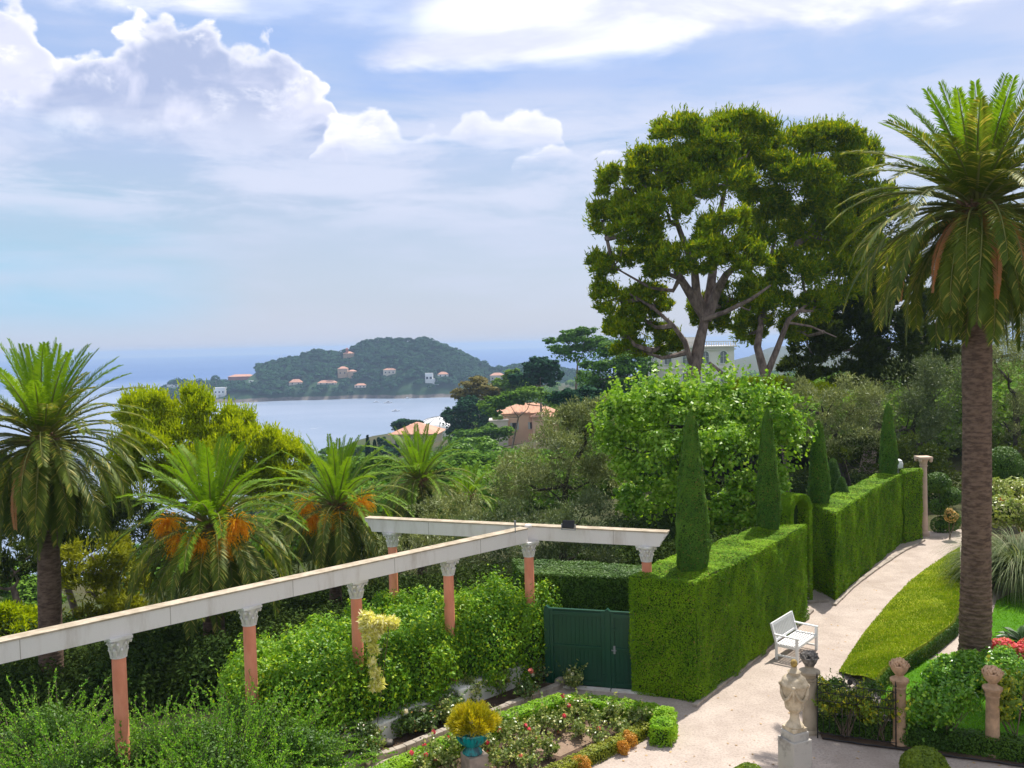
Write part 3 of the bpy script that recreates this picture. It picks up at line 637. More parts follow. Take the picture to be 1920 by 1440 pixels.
# grassy bank between the two paths: low at the gravel path, a clipped drop at its far right side
BL = P2((1800, 1026), (1757, 1052), (1706, 1090), (1660, 1138), (1622, 1185), (1596, 1222), (1572, 1262))
BR = P2((1800, 1140), (1785, 1168), (1750, 1196), (1712, 1222), (1680, 1240), (1655, 1256), (1640, 1275), h=.38)
BL = [(a, b) for a, b in BL]; NB = 14
def resamp(L, n):
    L = [np.array(p, float) for p in L]; d = [0]
    for i in range(1, len(L)): d.append(d[-1]+np.linalg.norm(L[i]-L[i-1]))
    t = np.linspace(0, d[-1], n); return [(float(np.interp(q, d, [p[0] for p in L])), float(np.interp(q, d, [p[1] for p in L]))) for q in t]
def bank():
    n = 30; A = resamp(BL, n); B = resamp(BR, n); m = 10; V = []; idx = []
    # extend behind the palm trunk
    for i in range(n):
        for j in range(m+1):
            t = j/m; x = A[i][0]*(1-t)+B[i][0]*t; y = A[i][1]*(1-t)+B[i][1]*t; V.append((x, y, .02+.38*t**.9+.02*math.sin(i*.9+j)))
        V.append((B[i][0]+.10, B[i][1]-.04, -.05))
    k = m+2; Fq = [(i*k+j, i*k+j+1, (i+1)*k+j+1, (i+1)*k+j) for i in range(n-1) for j in range(k-1)]
    mb = MB().add(V, Fq); o = mb.build('grass_bank', G_bank, smooth=True); tag(o, kind='structure')
    P = []; Q = []
    for _ in range(34000):
        u = RNG.random()*(n-1); i = int(u); f = u-i; t = RNG.random()**.9
        a = np.array(A[i])*(1-f)+np.array(A[min(i+1, n-1)])*f; b = np.array(B[i])*(1-f)+np.array(B[min(i+1, n-1)])*f; q = a*(1-t)+b*t
        P.append((q[0], q[1], .04+.38*t**.9))
    P = np.array(P); V2, F2 = leaves(P, np.tile((-.15, -.2, 1.0), (len(P), 1)), .055, .02, .6, along=True)
    tag(link('bank_grass', mesh_np(V2, F2), L_grass), 'yellow green mown grass on the long bank beside the gravel path', 'grass', kind='stuff')
    P = []
    for _ in range(9000):
        u = RNG.random()*(n-1); i = int(u); f = u-i; b = np.array(B[i])*(1-f)+np.array(B[min(i+1, n-1)])*f; w = RNG.random()
        P.append((b[0]+.06+.08*RNG.random(), b[1]-.03, .0+.40*w))
    P = np.array(P); V2, F2 = leaves(P, np.tile((.8, -.5, .3), (len(P), 1)), .05, .03, .8)
    tag(link('clipped_border', mesh_np(V2, F2), L_hedge_dark), 'dark low clipped border along the right side of the grass bank', 'border hedge')
bank()
LAWN1 = P2((1712, 1225), (1760, 1205), (1800, 1178), (1850, 1140), (1880, 1112), (1990, 1112), (2100, 1300), (2060, 1420), (1920, 1412), (1860, 1400), (1700, 1380), (1660, 1330), (1650, 1290), (1660, 1268))
LAWN1 = P2((1655, 1268), (1700, 1236), (1722, 1236), (1790, 1245), (1850, 1190), (1868, 1128), (1900, 1112), (2040, 1112), (2200, 1440), (1920, 1415), (1700, 1380), (1650, 1330))
sheet('lawn', ccw(LAWN1), .03, G_lawn)
grass(LAWN1, .03, 420, .06, .016, L_lawn, 'lawn_grass', 'bright green short lawn grass around the big palm')
# strip of path between the bank and the lawn is the gravel itself

# stone edging along the hedge foot
def strip_stones(name, line, w, h, label, cat, n, group=None, mat=None):
    e = empty(name, (line[0][0], line[0][1], 0), label, cat, group); pts = resamp(line, n+1); mb = MB()
    for i in range(n):
        a = np.array(pts[i]); b = np.array(pts[i+1]); c = (a+b)/2; d = b-a; L = np.linalg.norm(d)
        mb.box((c[0], c[1], h/2-.02+RNG.uniform(-.006, .006)), (L*.985, w*RNG.uniform(.9, 1.05), h+.04), rz=math.atan2(d[1], d[0])+RNG.uniform(-.02, .02))
    mb.build('kerb_stones', mat or M_edge, e, bevel=.012); return e
strip_stones('path_edging', P2((1302, 1326), (1370, 1272), (1440, 1218), (1500, 1168), (1522, 1146)), .13, .07, 'low pale stone kerb at the foot of the near clipped hedge', 'kerb', 14)
strip_stones('path_edging', P2((1564, 1136), (1600, 1100), (1640, 1070), (1690, 1036), (1732, 1014)), .14, .07, 'low stone kerb curving along the foot of the far clipped hedge', 'kerb', 14)
strip_stones('path_edging', P2((1514, 1131), (1552, 1128)), .16, .08, 'short stone threshold across the hedge opening', 'kerb', 2)

# ---------------------------------------------------------------- clipped hedges
def hedge(name, poly, h, label, mat, core, per=900, L=.05, W=.03, cat_='hedge', group=None, amp=.045, z0=0.0, ragged=.034, spread=.8, sc=1.25, ins=.07, round_=0.0, topmat=None, mesh_extra=None):
    c = np.mean(np.array([(p[0], p[1]) for p in poly]), 0); e = empty(name, (c[0], c[1], z0), label, cat_, group)
    P, Nn = hedge_pts(poly, h, per, z0, amp=amp, ragged=ragged, sc=sc, round_=round_); V, Fq = leaves(P, Nn, L, W, spread, flat_top=True)
    link('foliage', mesh_np(V, Fq), mat, e)
    pi = inset(poly, ins); H = h if not callable(h) else [float(h(np.array([p[0]]), np.array([p[1]]))[0])-ins for p in pi]
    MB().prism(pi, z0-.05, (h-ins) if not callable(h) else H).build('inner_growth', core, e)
    return e
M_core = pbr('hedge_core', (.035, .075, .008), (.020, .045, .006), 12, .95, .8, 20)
HH = 2.85
H1 = P2((1180, 1081), (1304, 1092), (1410, 1040), (1512, 984), (1470, 982), (1405, 994), (1335, 1018), (1262, 1040), h=HH)
H1 = [tuple(p) for p in H1]
hedge('clipped_hedge', H1, HH, 'tall clipped hedge block beside the green gate with flat lit top', L_hedge, M_core, per=3400, L=.044, W=.022, ragged=.032, amp=.055)
H2 = P2((1520, 944), (1566, 962), (1640, 915), (1691, 888), (1672, 884), (1640, 889), (1558, 930), h=HH)
hedge('clipped_hedge', H2, HH, 'long clipped hedge along the far path with a dark end face', L_hedge, M_core, per=1900, L=.05, W=.028, ragged=.025)
H3 = P2((1694, 886), (1729, 880), (1720, 875), (1689, 880), h=HH+.05)
hedge('clipped_hedge', H3, HH+.05, 'short last hedge block next to the tall stone column', L_hedge, M_core, per=1500, L=.055, W=.03, ragged=.03)
def arch():
    a = np.array((8.42, 28.3)); b = np.array((9.10, 28.9)); d = (b-a)/np.linalg.norm(b-a); n = np.array((d[1], -d[0]))
    e = empty('hedge_arch', (a[0], a[1], 0), 'rounded clipped arch of hedge over the opening between the two long hedges', 'hedge arch')
    L = np.linalg.norm(b-a); R = L/2; th_ = .17; z_s = 3.0; dep = .75; Ps, Ns = [], []
    N_ = 52000
    for outer in (0, 1, 2):
        k = N_//3 if outer < 2 else N_//3
        ang = RNG.uniform(0, math.pi, k); leg = RNG.random(k) < .45; side = RNG.choice([-1, 1], k)
        r = R+(th_ if outer == 1 else 0)
        if outer == 2: r = R+th_*RNG.random(k); w = RNG.choice([-dep/2, dep/2], k)
        else: w = RNG.uniform(-dep/2, dep/2, k)
        u = np.where(leg, side*r, r*np.cos(ang)); z = np.where(leg, RNG.random(k)*z_s, z_s+r*np.sin(ang)*.86)
        m = (a+b)/2; P = np.column_stack([m[0]+d[0]*u+n[0]*w, m[1]+d[1]*u+n[1]*w, z])
        nu = np.where(leg, side*1.0, np.cos(ang)); nz = np.where(leg, .1, np.sin(ang)); s = 1 if outer == 1 else -1
        Q = np.column_stack([d[0]*nu*s, d[1]*nu*s, nz*s]) if outer < 2 else np.column_stack([n[0]*np.sign(w), n[1]*np.sign(w), .1+0*w])
        Ps.append(P); Ns.append(Q)
    V, Fq = leaves(np.concatenate(Ps), np.concatenate(Ns), .05, .028, .7); link('foliage', mesh_np(V, Fq), L_hedge, e)
    m = MB(); cc = (a+b)/2
    pr = [(-(R+th_*.5), 0), (-(R+th_*.5), z_s)]+[(-(R+th_*.5)*math.cos(t), z_s+(R+th_*.5)*math.sin(t)*.86) for t in np.linspace(.2, math.pi-.2, 9)]+[((R+th_*.5), z_s), ((R+th_*.5), 0)]
    for (u0, z0), (u1, z1) in zip(pr[:-1], pr[1:]): m.bar((cc[0]+d[0]*u0, cc[1]+d[1]*u0, z0), (cc[0]+d[0]*u1, cc[1]+d[1]*u1, z1), dep*.5, .06)
    m.build('inner_growth', M_core, e)
arch()
# dark hedge behind the gate
HB = P2((1000, 1078), (1060, 1068), (1140, 1072), (1182, 1078), (1190, 1052), (1120, 1050), (1010, 1060), h=2.45)
g0 = G(1012, 1290); g1 = G(1192, 1306)
HB = [(g0.x-.4, g0.y+1.5), (g1.x+.9, g1.y+1.3), (g1.x+1.3, g1.y+2.6), (g0.x-.6, g0.y+3.0)]
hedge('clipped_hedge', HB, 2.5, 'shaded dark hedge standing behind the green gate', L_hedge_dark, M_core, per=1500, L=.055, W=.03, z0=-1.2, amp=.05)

# ---------------------------------------------------------------- conical cypresses rising from the hedges
def cypress(px, ybase, ytop, wpx, label, zb=HH, bulge=.35, group='cypress cones rising from the clipped hedges', round_top=.18, mat=None):
    p = G(px, ybase, zb); Z = p.y; h = (ybase-ytop)/F*Z; R = wpx/2/F*Z
    e = empty('cypress', (p.x, Z, zb-.3), label, 'cypress', group)
    n = int(2*math.pi*R*h*3000*.8); t = RNG.random(n)**1.15; a = RNG.uniform(0, 2*math.pi, n)
    prof = lambda t: R*(np.clip(.82+t*1.1, 0, 1))*(1-np.clip((t-.12)/.88, 0, 1)**1.35*.72)*np.sqrt(np.clip((1-t)/.07, 0, 1))
    r = prof(t)*(1+.05*np.sin(a*3+t*9)+.035*np.sin(a*7-t*23)+.03*np.sin(t*50+a*2))-np.abs(RNG.standard_normal(n))*.012
    P = np.column_stack([p.x+r*np.cos(a), Z+r*np.sin(a), zb+t*h]); Q = np.column_stack([np.cos(a), np.sin(a), .35+0*a])
    V, Fq = leaves(P, Q, .055, .022, .55); link('foliage', mesh_np(V, Fq), mat or L_cyp, e)
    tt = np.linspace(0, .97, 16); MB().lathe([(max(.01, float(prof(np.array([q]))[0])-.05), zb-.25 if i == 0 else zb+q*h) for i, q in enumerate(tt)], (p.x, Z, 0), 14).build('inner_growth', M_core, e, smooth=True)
cypress(1299, 1066, 768, 66, 'tallest cypress cone, standing on the hedge beside the pergola end')
cypress(1441, 990, 765, 47, 'narrow cypress cone at the far end of the near hedge')
cypress(1536, 943, 786, 42, 'cypress cone standing just behind the hedge arch')
cypress(1666, 888, 755, 35, 'farthest cypress cone, left of the tall stone column')
cypress(1562, 922, 858, 36, 'short plump green cone behind the far hedge', group='small clipped cones behind the far hedge', mat=L_hedge_dark, zb=2.6)
cypress(1578, 935, 893, 30, 'smallest clipped cone peeping over the far hedge', group='small clipped cones behind the far hedge', mat=L_hedge_dark, zb=2.6)

# ---------------------------------------------------------------- pergola
DB = 5.0; ZB = CAMH-DB        # beam underside
def capital(mb, c, z, s=1.0):
    x, y = c[0], c[1]
    mb.lathe([(.135*s, z-.40), (.155*s, z-.395), (.155*s, z-.37), (.125*s, z-.36), (.125*s, z-.30), (.14*s, z-.20), (.175*s, z-.09), (.20*s, z-.055)], (x, y, 0), 16)
    for k in range(8):          # two tiers of leaves and the corner scrolls
        a = k*math.pi/4; ca, sa = math.cos(a), math.sin(a)
        mb.tube([(x+ca*.125*s, y+sa*.125*s, z-.36), (x+ca*.15*s, y+sa*.15*s, z-.26), (x+ca*.185*s, y+sa*.185*s, z-.225), (x+ca*.19*s, y+sa*.19*s, z-.245)], [.035, .035, .028, .014], 5)
        a += math.pi/8; ca, sa = math.cos(a), math.sin(a)
        mb.tube([(x+ca*.13*s, y+sa*.13*s, z-.26), (x+ca*.16*s, y+sa*.16*s, z-.16), (x+ca*.205*s, y+sa*.205*s, z-.12), (x+ca*.21*s, y+sa*.21*s, z-.145)], [.032, .03, .025, .012], 5)
    for k in range(4):
        a = math.pi/4+k*math.pi/2+CA; ca, sa = math.cos(a), math.sin(a)
        mb.tube([(x+ca*.15*s, y+sa*.15*s, z-.14), (x+ca*.22*s, y+sa*.22*s, z-.07), (x+ca*.255*s, y+sa*.255*s, z-.085), (x+ca*.245*s, y+sa*.245*s, z-.12)], [.03, .034, .03, .02], 6)
    mb.box((x, y, z-.025), (.42*s, .42*s, .05), rz=CA)
UA = Vector((.366, .342, 0)).normalized(); CA = math.atan2(UA.y, UA.x)
def pcol(px, label, z0, dist, light=None, h=None):
    p = D(px, 1000, dist); x = dist*(D(px, 1000, dist).x/dist); q = None
    # solve for x on the line of sight at the height of the beam underside
    for yy in np.arange(960, 1260, .5):
        w = D(px, yy, dist)
        if abs(w.z-ZB) < .03: q = w
    e = empty('pergola_column', (q.x, q.y, z0), label, 'column', 'salmon columns carrying the pergola beams')
    MB().lathe([(.15, z0), (.15, z0+.05), (.123, z0+.08), (.121, ZB-.42), (.117, ZB-.40)], (q.x, q.y, 0), 24).build('shaft', M_salmon, e, smooth=True)
    c = MB(); capital(c, q, ZB, .92); c.build('capital', M_white, e, smooth=True)
    return q
cols = [pcol(221, 'nearest pergola column, its salmon shaft bare down to the feathery shrubs', -.1, 15.9), pcol(466, 'second pergola column from the near end, deep in shrubs', 0, 17.6), pcol(667, 'pergola column with the yellow variegated climber beside it', 0, 19.36),
        pcol(840, 'pergola column whose foot shows again on the white wall', .56, 21.1), pcol(991, 'pergola column under the joint of the two beams', 0, 22.75)]
cb0 = pcol(735, 'pergola column at the far left beam end, behind the others', -.3, 24.3); cb1 = pcol(1212, 'pergola column sunk into the top of the clipped hedge', 0, 21.95)
def beam(a, b, label, over0=.4, over1=.4, w=.26, h=.34, scroll=(0, 0), lift=0.0):
    a = Vector((a.x, a.y, 0)); b = Vector((b.x, b.y, 0)); t = (b-a).normalized(); a = a-t*over0; b = b+t*over1
    e = empty('pergola_beam', (a.x, a.y, ZB), label, 'beam'); L = (b-a).length; m = MB(); n = Vector((-t.y, t.x, 0))
    def prof(s0, s1):
        o = []
        if s0: o += [(.0, h), (.03, h-.07), (.10, h-.11), (.10, h-.17), (.16, h-.22), (.21, .0)]
        else: o += [(0, h), (0, 0)]
        if s1: o += [(L-.21, 0), (L-.16, h-.22), (L-.10, h-.17), (L-.10, h-.11), (L-.03, h-.07), (L, h)]
        else: o += [(L, 0), (L, h)]
        return o
    pr = prof(*scroll); k = len(pr); vs = [a+t*u+n*(w/2)*s+Vector((0, 0, ZB+z+lift)) for s in (-1, 1) for u, z in pr]
    m.add(vs, [tuple(range(k)), tuple(range(k, 2*k))[::-1]]+[(i, k+i, k+(i+1) % k, (i+1) % k) for i in range(k)])
    m.build('beam_body', M_beam, e)
    jn = MB(); k = 1.9
    while k < L-.3: jn.box(tuple(a+t*k+Vector((0, 0, ZB+h/2+lift))), (.012, w+.006, h-.01), rz=math.atan2(t.y, t.x)); k += 2.5
    jn.build('joint_lines', pbr('beam_joint', (.42, .38, .34), None), e)
    c = MB(); mid = (a+b)/2; c.bar((a.x, a.y, ZB+h+.012+lift), (b.x, b.y, ZB+h+.012+lift), w+.035, .03); c.build('top_slab', pbr('beam_top', (.50, .42, .32), (.34, .28, .2), 4, .9, .4, 20), e)
    return a, b, t, n
lineA0 = Vector((cols[0].x, cols[0].y, 0)); lineA1 = Vector((cols[4].x, cols[4].y, 0)); tA = (lineA1-lineA0).normalized()
beam(lineA0-tA*6, lineA1, 'long whitewashed pergola beam running from the near left to the joint', 0, -.14, h=.34)
beam(cb0, cb1, 'whitewashed cross beam with scrolled ends reaching over the clipped hedge', .75, .55, h=.34, scroll=(1, 1), lift=.004)
MB().lathe([(.09, ZB+.36), (.09, ZB+.40), (.07, ZB+.42)], (cols[4].x, cols[4].y, 0), 16).build('x', M_beam).name = 'beam_cap'
tag(bpy.data.objects['beam_cap'], 'small round white cap on the joint of the pergola beams', 'cap')
# floodlight and the small stake on the beam
def flood():
    p = G(1066, 993, ZB+.39); e = empty('floodlight', (p.x, p.y, ZB+.38), 'black floodlight tilted up on the pergola cross beam', 'floodlight', None, -.35)
    M = Matrix.Rotation(math.radians(-28), 3, 'X')
    MB().box((0, 0, .14), (.30, .07, .20), M=M).build('housing', M_black, e, world=False, bevel=.01)
    m = MB(); m.bar((-.17, 0, 0), (-.17, -.0, .15), .03, .02).bar((.17, 0, 0), (.17, 0, .15), .03, .02).bar((-.17, 0, .01), (.17, 0, .01), .03, .02); m.build('bracket', M_grey, e, world=False)
    MB().box((0, .055, .15), (.26, .01, .16), M=M).build('glass', M_win, e, world=False)
flood()
p = G(966, 993, ZB+.42); m = MB().tube([(p.x, p.y, ZB+.34), (p.x, p.y, ZB+.62)], .012, 6).box((p.x, p.y, ZB+.56), (.05, .03, .16)); tag(m.build('antenna', M_grey), 'small grey metal stake standing on the pergola beam joint', 'stake')

# ---------------------------------------------------------------- gate
def gate():
    a = G(1030, 1283); b = G(1142, 1292); c = G(1250, 1300); a.z = b.z = c.z = 0
    t = (b-a).normalized(); c = b+t*1.55; H = 1.88; ang = math.atan2(t.y, t.x)
    e = empty('gate', a, 'dark green double gate between the shrub hedge and the clipped hedge', 'gate', None, ang); L = (b-a).length; L2 = 1.5
    def leaf(x0, x1, nm):
        w = x1-x0; m = MB(); m.box(((x0+x1)/2, 0, H/2+.03), (w, .035, H-.02)); o = m.build('leaf_panel', M_gate, e, world=False)
        f = MB(); 
        for z in (.12, H*.54, H-.05): f.box(((x0+x1)/2, -.03, z), (w-.004, .034, .10 if z != H*.54 else .07))
        for x in (x0+.045, x1-.045): f.box((x, -.031, H/2+.03), (.09, .036, H+.01))
        f.build('rail_frame', M_gate, o, world=False, bevel=.006)
        g = MB(); k = int(w/.1)
        for i in range(1, k): g.box((x0+w*i/k, -.022, H/2), (.012, .012, H-.2))
        g.build('beading', M_gate, o, world=False)
        MB().box(((x0+x1)/2, 0, H+.045), (w, .08, .025)).build('top_rail', M_gate, o, world=False)
    leaf(.05, L-.07, 0); leaf(L+.07, L+L2, 1)
    for x in (-.02, L): 
        m = MB(); m.box((x, 0, H/2+.02), (.14, .13, H+.08)).add([(x-.07, -.065, H+.06), (x+.07, -.065, H+.06), (x+.07, .065, H+.06), (x-.07, .065, H+.06), (x, -.065, H+.12), (x, .065, H+.12)], [(3, 2, 1, 0), (0, 1, 4), (2, 3, 5), (1, 2, 5, 4), (3, 0, 4, 5)])
        m.build('gate_post', M_gate, e, world=False, bevel=.008)
    for z in (.35, 1.5):
        for x in (.05, L-.12, L+.10): MB().box((x+.04, -.055, z), (.13, .02, .05)).build('hinge', M_gate, e, world=False, bevel=.004)
    MB().box((L+.16, -.055, 1.0), (.05, .012, .20)).build('lock_plate', M_grey, e, world=False)
    m = MB(); m.tube([(L+.10, -.06, 1.0), (L+.10, -.11, 1.0), (L+.22, -.11, 1.0)], .012, 6); m.build('handle', M_grey, e, world=False)
    q = MB().box((L/2, -.12, .015), (L+.1, .12, .07)).box((L+.08+L2/2, -.12, .015), (L2, .12, .07)); s = q.build('threshold', M_white, None, world=False); s.location = a; s.rotation_euler = (0, 0, ang); tag(s, 'thin white threshold strip under the green gate', 'threshold')
    # the gate pier hidden in the hedges
    d = MB().box((c.x-.05, c.y-.05, .55), (.28, .28, 1.2), rz=ang); tag(d.build('gate_pier', M_white), 'cream stone pier at the hedge side of the green gate', 'pier')
    return a
ga = gate()

# ---------------------------------------------------------------- white wall, rose bed, edging
WALL = [(-4.7, 17.25), (-3.9, 18.1), (-2.6, 19.55), (-1.35, 20.9), (-.3, 21.9), (.80, 22.95)]
def wall():
    e = empty('garden_wall', (WALL[0][0], WALL[0][1], 0), 'low whitewashed stepped wall at the foot of the glossy pergola hedge', 'wall')
    m = MB(); n = len(WALL)-1
    hs = [.42, .45, .5, .55, .50]
    for i in range(n):
        a = Vector((*WALL[i], 0)); b = Vector((*WALL[i+1], 0)); m.bar((a.x, a.y, hs[i]/2-.05), (b.x, b.y, hs[i]/2-.05), .30, hs[i]+.1)
    m.build('wall_body', M_white, e, bevel=.02)
    c = MB()
    for i in range(n):
        a = Vector((*WALL[i], 0)); b = Vector((*WALL[i+1], 0)); t = (b-a).normalized()*.01
        c.bar((a.x+t.x, a.y+t.y, hs[i]+.03), (b.x-t.x, b.y-t.y, hs[i]+.03), .36, .06)
    c.build('coping', M_white, e, bevel=.015)
    m = MB(); m.box((WALL[3][0]+.02, WALL[3][1]-.12, .30), (.62, .50, .64), rz=.75).add([(0, 0, 0)]*0, []); m.build('pier', M_white, e, bevel=.03)
    m = MB(); m.box((WALL[5][0]+.05, WALL[5][1]+.02, .34), (.34, .34, .72), rz=.75); m.build('end_pier', M_white, e, bevel=.02)
wall()
EDGE = P2((560, 1473), (640, 1438), (760, 1398), (850, 1362), (930, 1330), (1000, 1302), (1060, 1278), h=.1)
bed = [tuple(p) for p in EDGE]+[(q[0]+.1, q[1]-.1) for q in WALL[::-1]]
sheet('rose_bed_soil', ccw(bed), .06, M_soil)
strip_stones('bed_edging', EDGE, .17, .13, 'pale rough stone edging between the rose bed and the narrow path', 'edging', 30)
for i, (a, b, s, l) in enumerate(((1052, 1278, .17, 'large rounded boulder where the stone edging meets the gate'), (1030, 1272, .13, 'small boulder against the left gate post'), (728, 1392, .12, 'dark flat rock lying in the rose bed'))):
    p = G(a, b, .12); o = MB().ball(p, s, 9, 6, (1, .8, .7)).build('rock', M_edge if i < 2 else M_stone_grey, smooth=True); tag(o, l, 'rock')

# ---------------------------------------------------------------- bushes
def bush(name, label, c_, clumps, mat, per=700, L=.06, W=.035, spread=.8, ns=5, ratio=.45, stems=6, group=None, shell=.5, along=False, flowers=None, shoots=0, part='foliage', base=None, flat=0, noise=.15, stem_r=.012, stem_part='stems', core=None):
    """clumps: [(center, radii)] in world space"""
    bz = base or (clumps[0][0][0], clumps[0][0][1], max(0.0, clumps[0][0][2]-np.max(clumps[0][1])))
    e = empty(name, bz, label, c_, group); cl = (sub(clumps, ns, ratio) if ns else [])+list(clumps)
    P, Q = cloud(cl, per, shell=shell, flat=flat, noise=noise); keep = P[:, 2] > bz[2]+.01; P, Q = P[keep], Q[keep]
    if shoots:
        i = RNG.choice(len(P), shoots); o = P[i]; u = unit(Q[i]+np.array((0, 0, .9))+RNG.standard_normal((shoots, 3))*.35); ln = RNG.uniform(2.5, 6.5, (shoots, 1))*L; ex = []
        for k in np.linspace(0, 1, 9): ex.append(o+u*ln*k+RNG.standard_normal(o.shape)*L*.35*(1.2-k)+np.array((0, 0, -.12))*ln*k*k)
        P = np.concatenate([P]+ex); Q = np.concatenate([Q]+[unit(u+RNG.standard_normal(u.shape)*.6)]*9)
    V, Fq = leaves(P, Q+np.array((0, 0, .3)), L, W, spread, along=along); link(part, mesh_np(V, Fq), mat, e)
    if stems:
        m = MB()
        for i in range(stems):
            c, r = cl[RNG.integers(len(cl))]; k = Vector(bz)+Vector((RNG.uniform(-.08, .08), RNG.uniform(-.08, .08), -.03)); q = Vector(c)
            md = k.lerp(q, .5)+Vector((RNG.uniform(-.08, .08), RNG.uniform(-.08, .08), .05)); m.tube([k, md, q], [stem_r, stem_r*.8, stem_r*.4], 5)
        m.build(stem_part, M_twig, e)
    if core:
        m = MB()
        for c, r in clumps: rr = np.array(r if hasattr(r, '__len__') else (r,)*3); m.ball(c, 1, 12, 8, tuple(rr*.62))
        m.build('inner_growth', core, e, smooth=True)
    if flowers:
        mt, k, s, nm = flowers[:4]; idx = RNG.choice(len(P), k, replace=len(P) < k)
        for i in idx:
            p = P[i]+unit(Q[i:i+1])[0]*.03; d = unit(RNG.standard_normal((26, 3))); C = p+d*s*.5
            V, Fq = leaves(C, d, s*.95, s*.8, .4); link(nm, mesh_np(V, Fq), mt, e)
    return e
def run_bush(a, b, n, w, h, z=0.0, jit=.12):
    o = []
    for i in range(n):
        t = (i+.5)/n; o.append(((a[0]+(b[0]-a[0])*t+RNG.uniform(-jit, jit), a[1]+(b[1]-a[1])*t+RNG.uniform(-jit, jit), z+h*.5*RNG.uniform(.92, 1.06)), (w*RNG.uniform(.9, 1.15), w*RNG.uniform(.9, 1.15), h*.52*RNG.uniform(.92, 1.1))))
    return o
UP = np.array((UA.x, UA.y)); NP = np.array((UA.y, -UA.x))           # NP points to the garden side
def cpt(i, s=0.0, t=0.0): return (cols[i].x+NP[0]*s+UP[0]*t, cols[i].y+NP[1]*s+UP[1]*t)
# glossy pergola hedge: separate big shrubs grown together, between the columns
def gl(i0, i1, h, label, seed, w=.72, off=(-.25, .75), back=True, per=560):
    a = cpt(i0, 0, .15); b = cpt(i1, 0, -.15); cl = []
    for s, hh in ((off[0]+.30, h*.95), (off[0]-.15, h), (off[0]-.8, h*1.02)):
        cl += run_bush((a[0]+NP[0]*s, a[1]+NP[1]*s), (b[0]+NP[0]*s, b[1]+NP[1]*s), 4, w*.82, hh)
    m = ((a[0]+b[0])/2, (a[1]+b[1])/2, 0)
    bush('shrub', label, 'shrub', cl, L_glossy, per=per, L=.085, W=.04, ns=9, ratio=.28, stems=8, base=m, group='glossy shrubs grown together under the pergola', core=M_core, spread=.75, noise=.22, shoots=420)
gl(1, 2, 2.15, 'glossy green shrub mass between the second column and the yellow climber', 1)
gl(2, 3, 2.25, 'glossy green shrub mass between the yellow climber and the column standing on the wall', 2)
gl(3, 4, 2.35, 'glossy green shrub mass between the wall column and the beam joint', 3)
a = cpt(4, .1, .5); cl = run_bush((cols[4].x+.1, cols[4].y+.1), (cols[4].x+.55, cols[4].y+.45), 2, .5, 2.35)
bush('shrub', 'last glossy shrub against the left post of the green gate', 'shrub', cl, L_glossy, per=560, L=.08, W=.04, ns=7, ratio=.34, stems=5, core=M_core, base=(cols[4].x+.3, cols[4].y+.3, 0), group='glossy shrubs grown together under the pergola')
cl = run_bush((-6.3, 20.2), (-2.2, 24.3), 6, .75, 2.1, z=-.2)
bush('shrub', 'glossy back row of shrubs behind the pergola columns', 'shrub', cl, L_glossy, per=420, L=.09, W=.045, ns=7, ratio=.34, stems=5, core=M_core, base=(-4.2, 22.3, -.2), group='glossy shrubs grown together under the pergola')
# feathery arching shrubs on the left: sprays of fine leaves
def spray(name, label, base, n, L, mat, droop=.9, lean=(0, 0), leaf=(.05, .02), r=.2, per=95, up=.55, group=None, cat_='shrub', az=None, stems=True):
    e = empty(name, base, label, cat_, group); Ps, Ns = [], []; m = MB()
    for i in range(n):
        a = RNG.uniform(0, 2*math.pi) if az is None else RNG.normal(az[0], az[1]); el = math.radians(RNG.uniform(25, 85)); l = L*RNG.uniform(.55, 1.05)
        p = Vector(base)+Vector((RNG.uniform(-r, r), RNG.uniform(-r, r), 0)); d = Vector((math.cos(a)*math.cos(el)+lean[0], math.sin(a)*math.cos(el)+lean[1], math.sin(el)+up*.3)).normalized(); pts = [p.copy()]; k = 12
        for j in range(k): d = (d+Vector((0, 0, -droop/k*(.4+1.2*j/k)))).normalized(); p = p+d*l/k; pts.append(p.copy())
        if stems: m.tube(pts, [.012*(1-q/(k+1))+.002 for q in range(k+1)], 4)
        A = np.array(pts); u = RNG.random(per)**.75*k; ii = np.minimum(u.astype(int), k-1); f = (u-ii)[:, None]
        C = A[ii]*(1-f)+A[ii+1]*f; T = unit(A[ii+1]-A[ii]); s = RNG.standard_normal((per, 3)); C = C+s*.05*(1.2-u[:, None]/k)
        Ps.append(C); Ns.append(unit(T+s*.55))
    V, Fq = leaves(np.concatenate(Ps), np.concatenate(Ns), leaf[0], leaf[1], .4, along=True); link('foliage', mesh_np(V, Fq), mat, e)
    if stems: m.build('stems', M_twig, e)
    return e
FS = [(-7.2, 13.6, 1.75, 250), (-7.9, 15.2, 2.2, 260), (-6.1, 14.3, 1.9, 260), (-5.1, 14.0, 1.3, 160), (-6.9, 16.2, 2.1, 240), (-5.5, 15.9, 2.2, 280), (-4.6, 15.4, 1.5, 180), (-5.0, 17.1, 2.15, 260), (-4.25, 16.7, 1.6, 180), (-9.0, 16.8, 2.3, 220)]
FL = ['lowest left', 'tall back left', 'front left', 'low front middle', 'back row', 'middle', 'front right', 'right-hand upper', 'small front right', 'farthest left back']
for (x, y, h, n), l in zip(FS, FL):
    spray('feathery_shrub', l+' feathery arching shrub in the mass left of and around the nearest column', (x, y, -.1), n, h*1.12, L_feather, 1.0, leaf=(.05, .024), per=120, r=.35, group='feathery shrubs under the near pergola', up=.9)
    if h > 1.55: pass
fc = []
for (x, y, h, n) in FS: fc.append(((x, y, h*.40), (.85, .85, h*.42)))
bush('shrub_thicket', 'dense dark green inner growth of the feathery shrubs at the lower left', 'shrub', fc, L_hedge_dark, per=480, L=.06, W=.03, ns=6, ratio=.4, stems=0, core=M_core, base=(-6, 15, -.1))
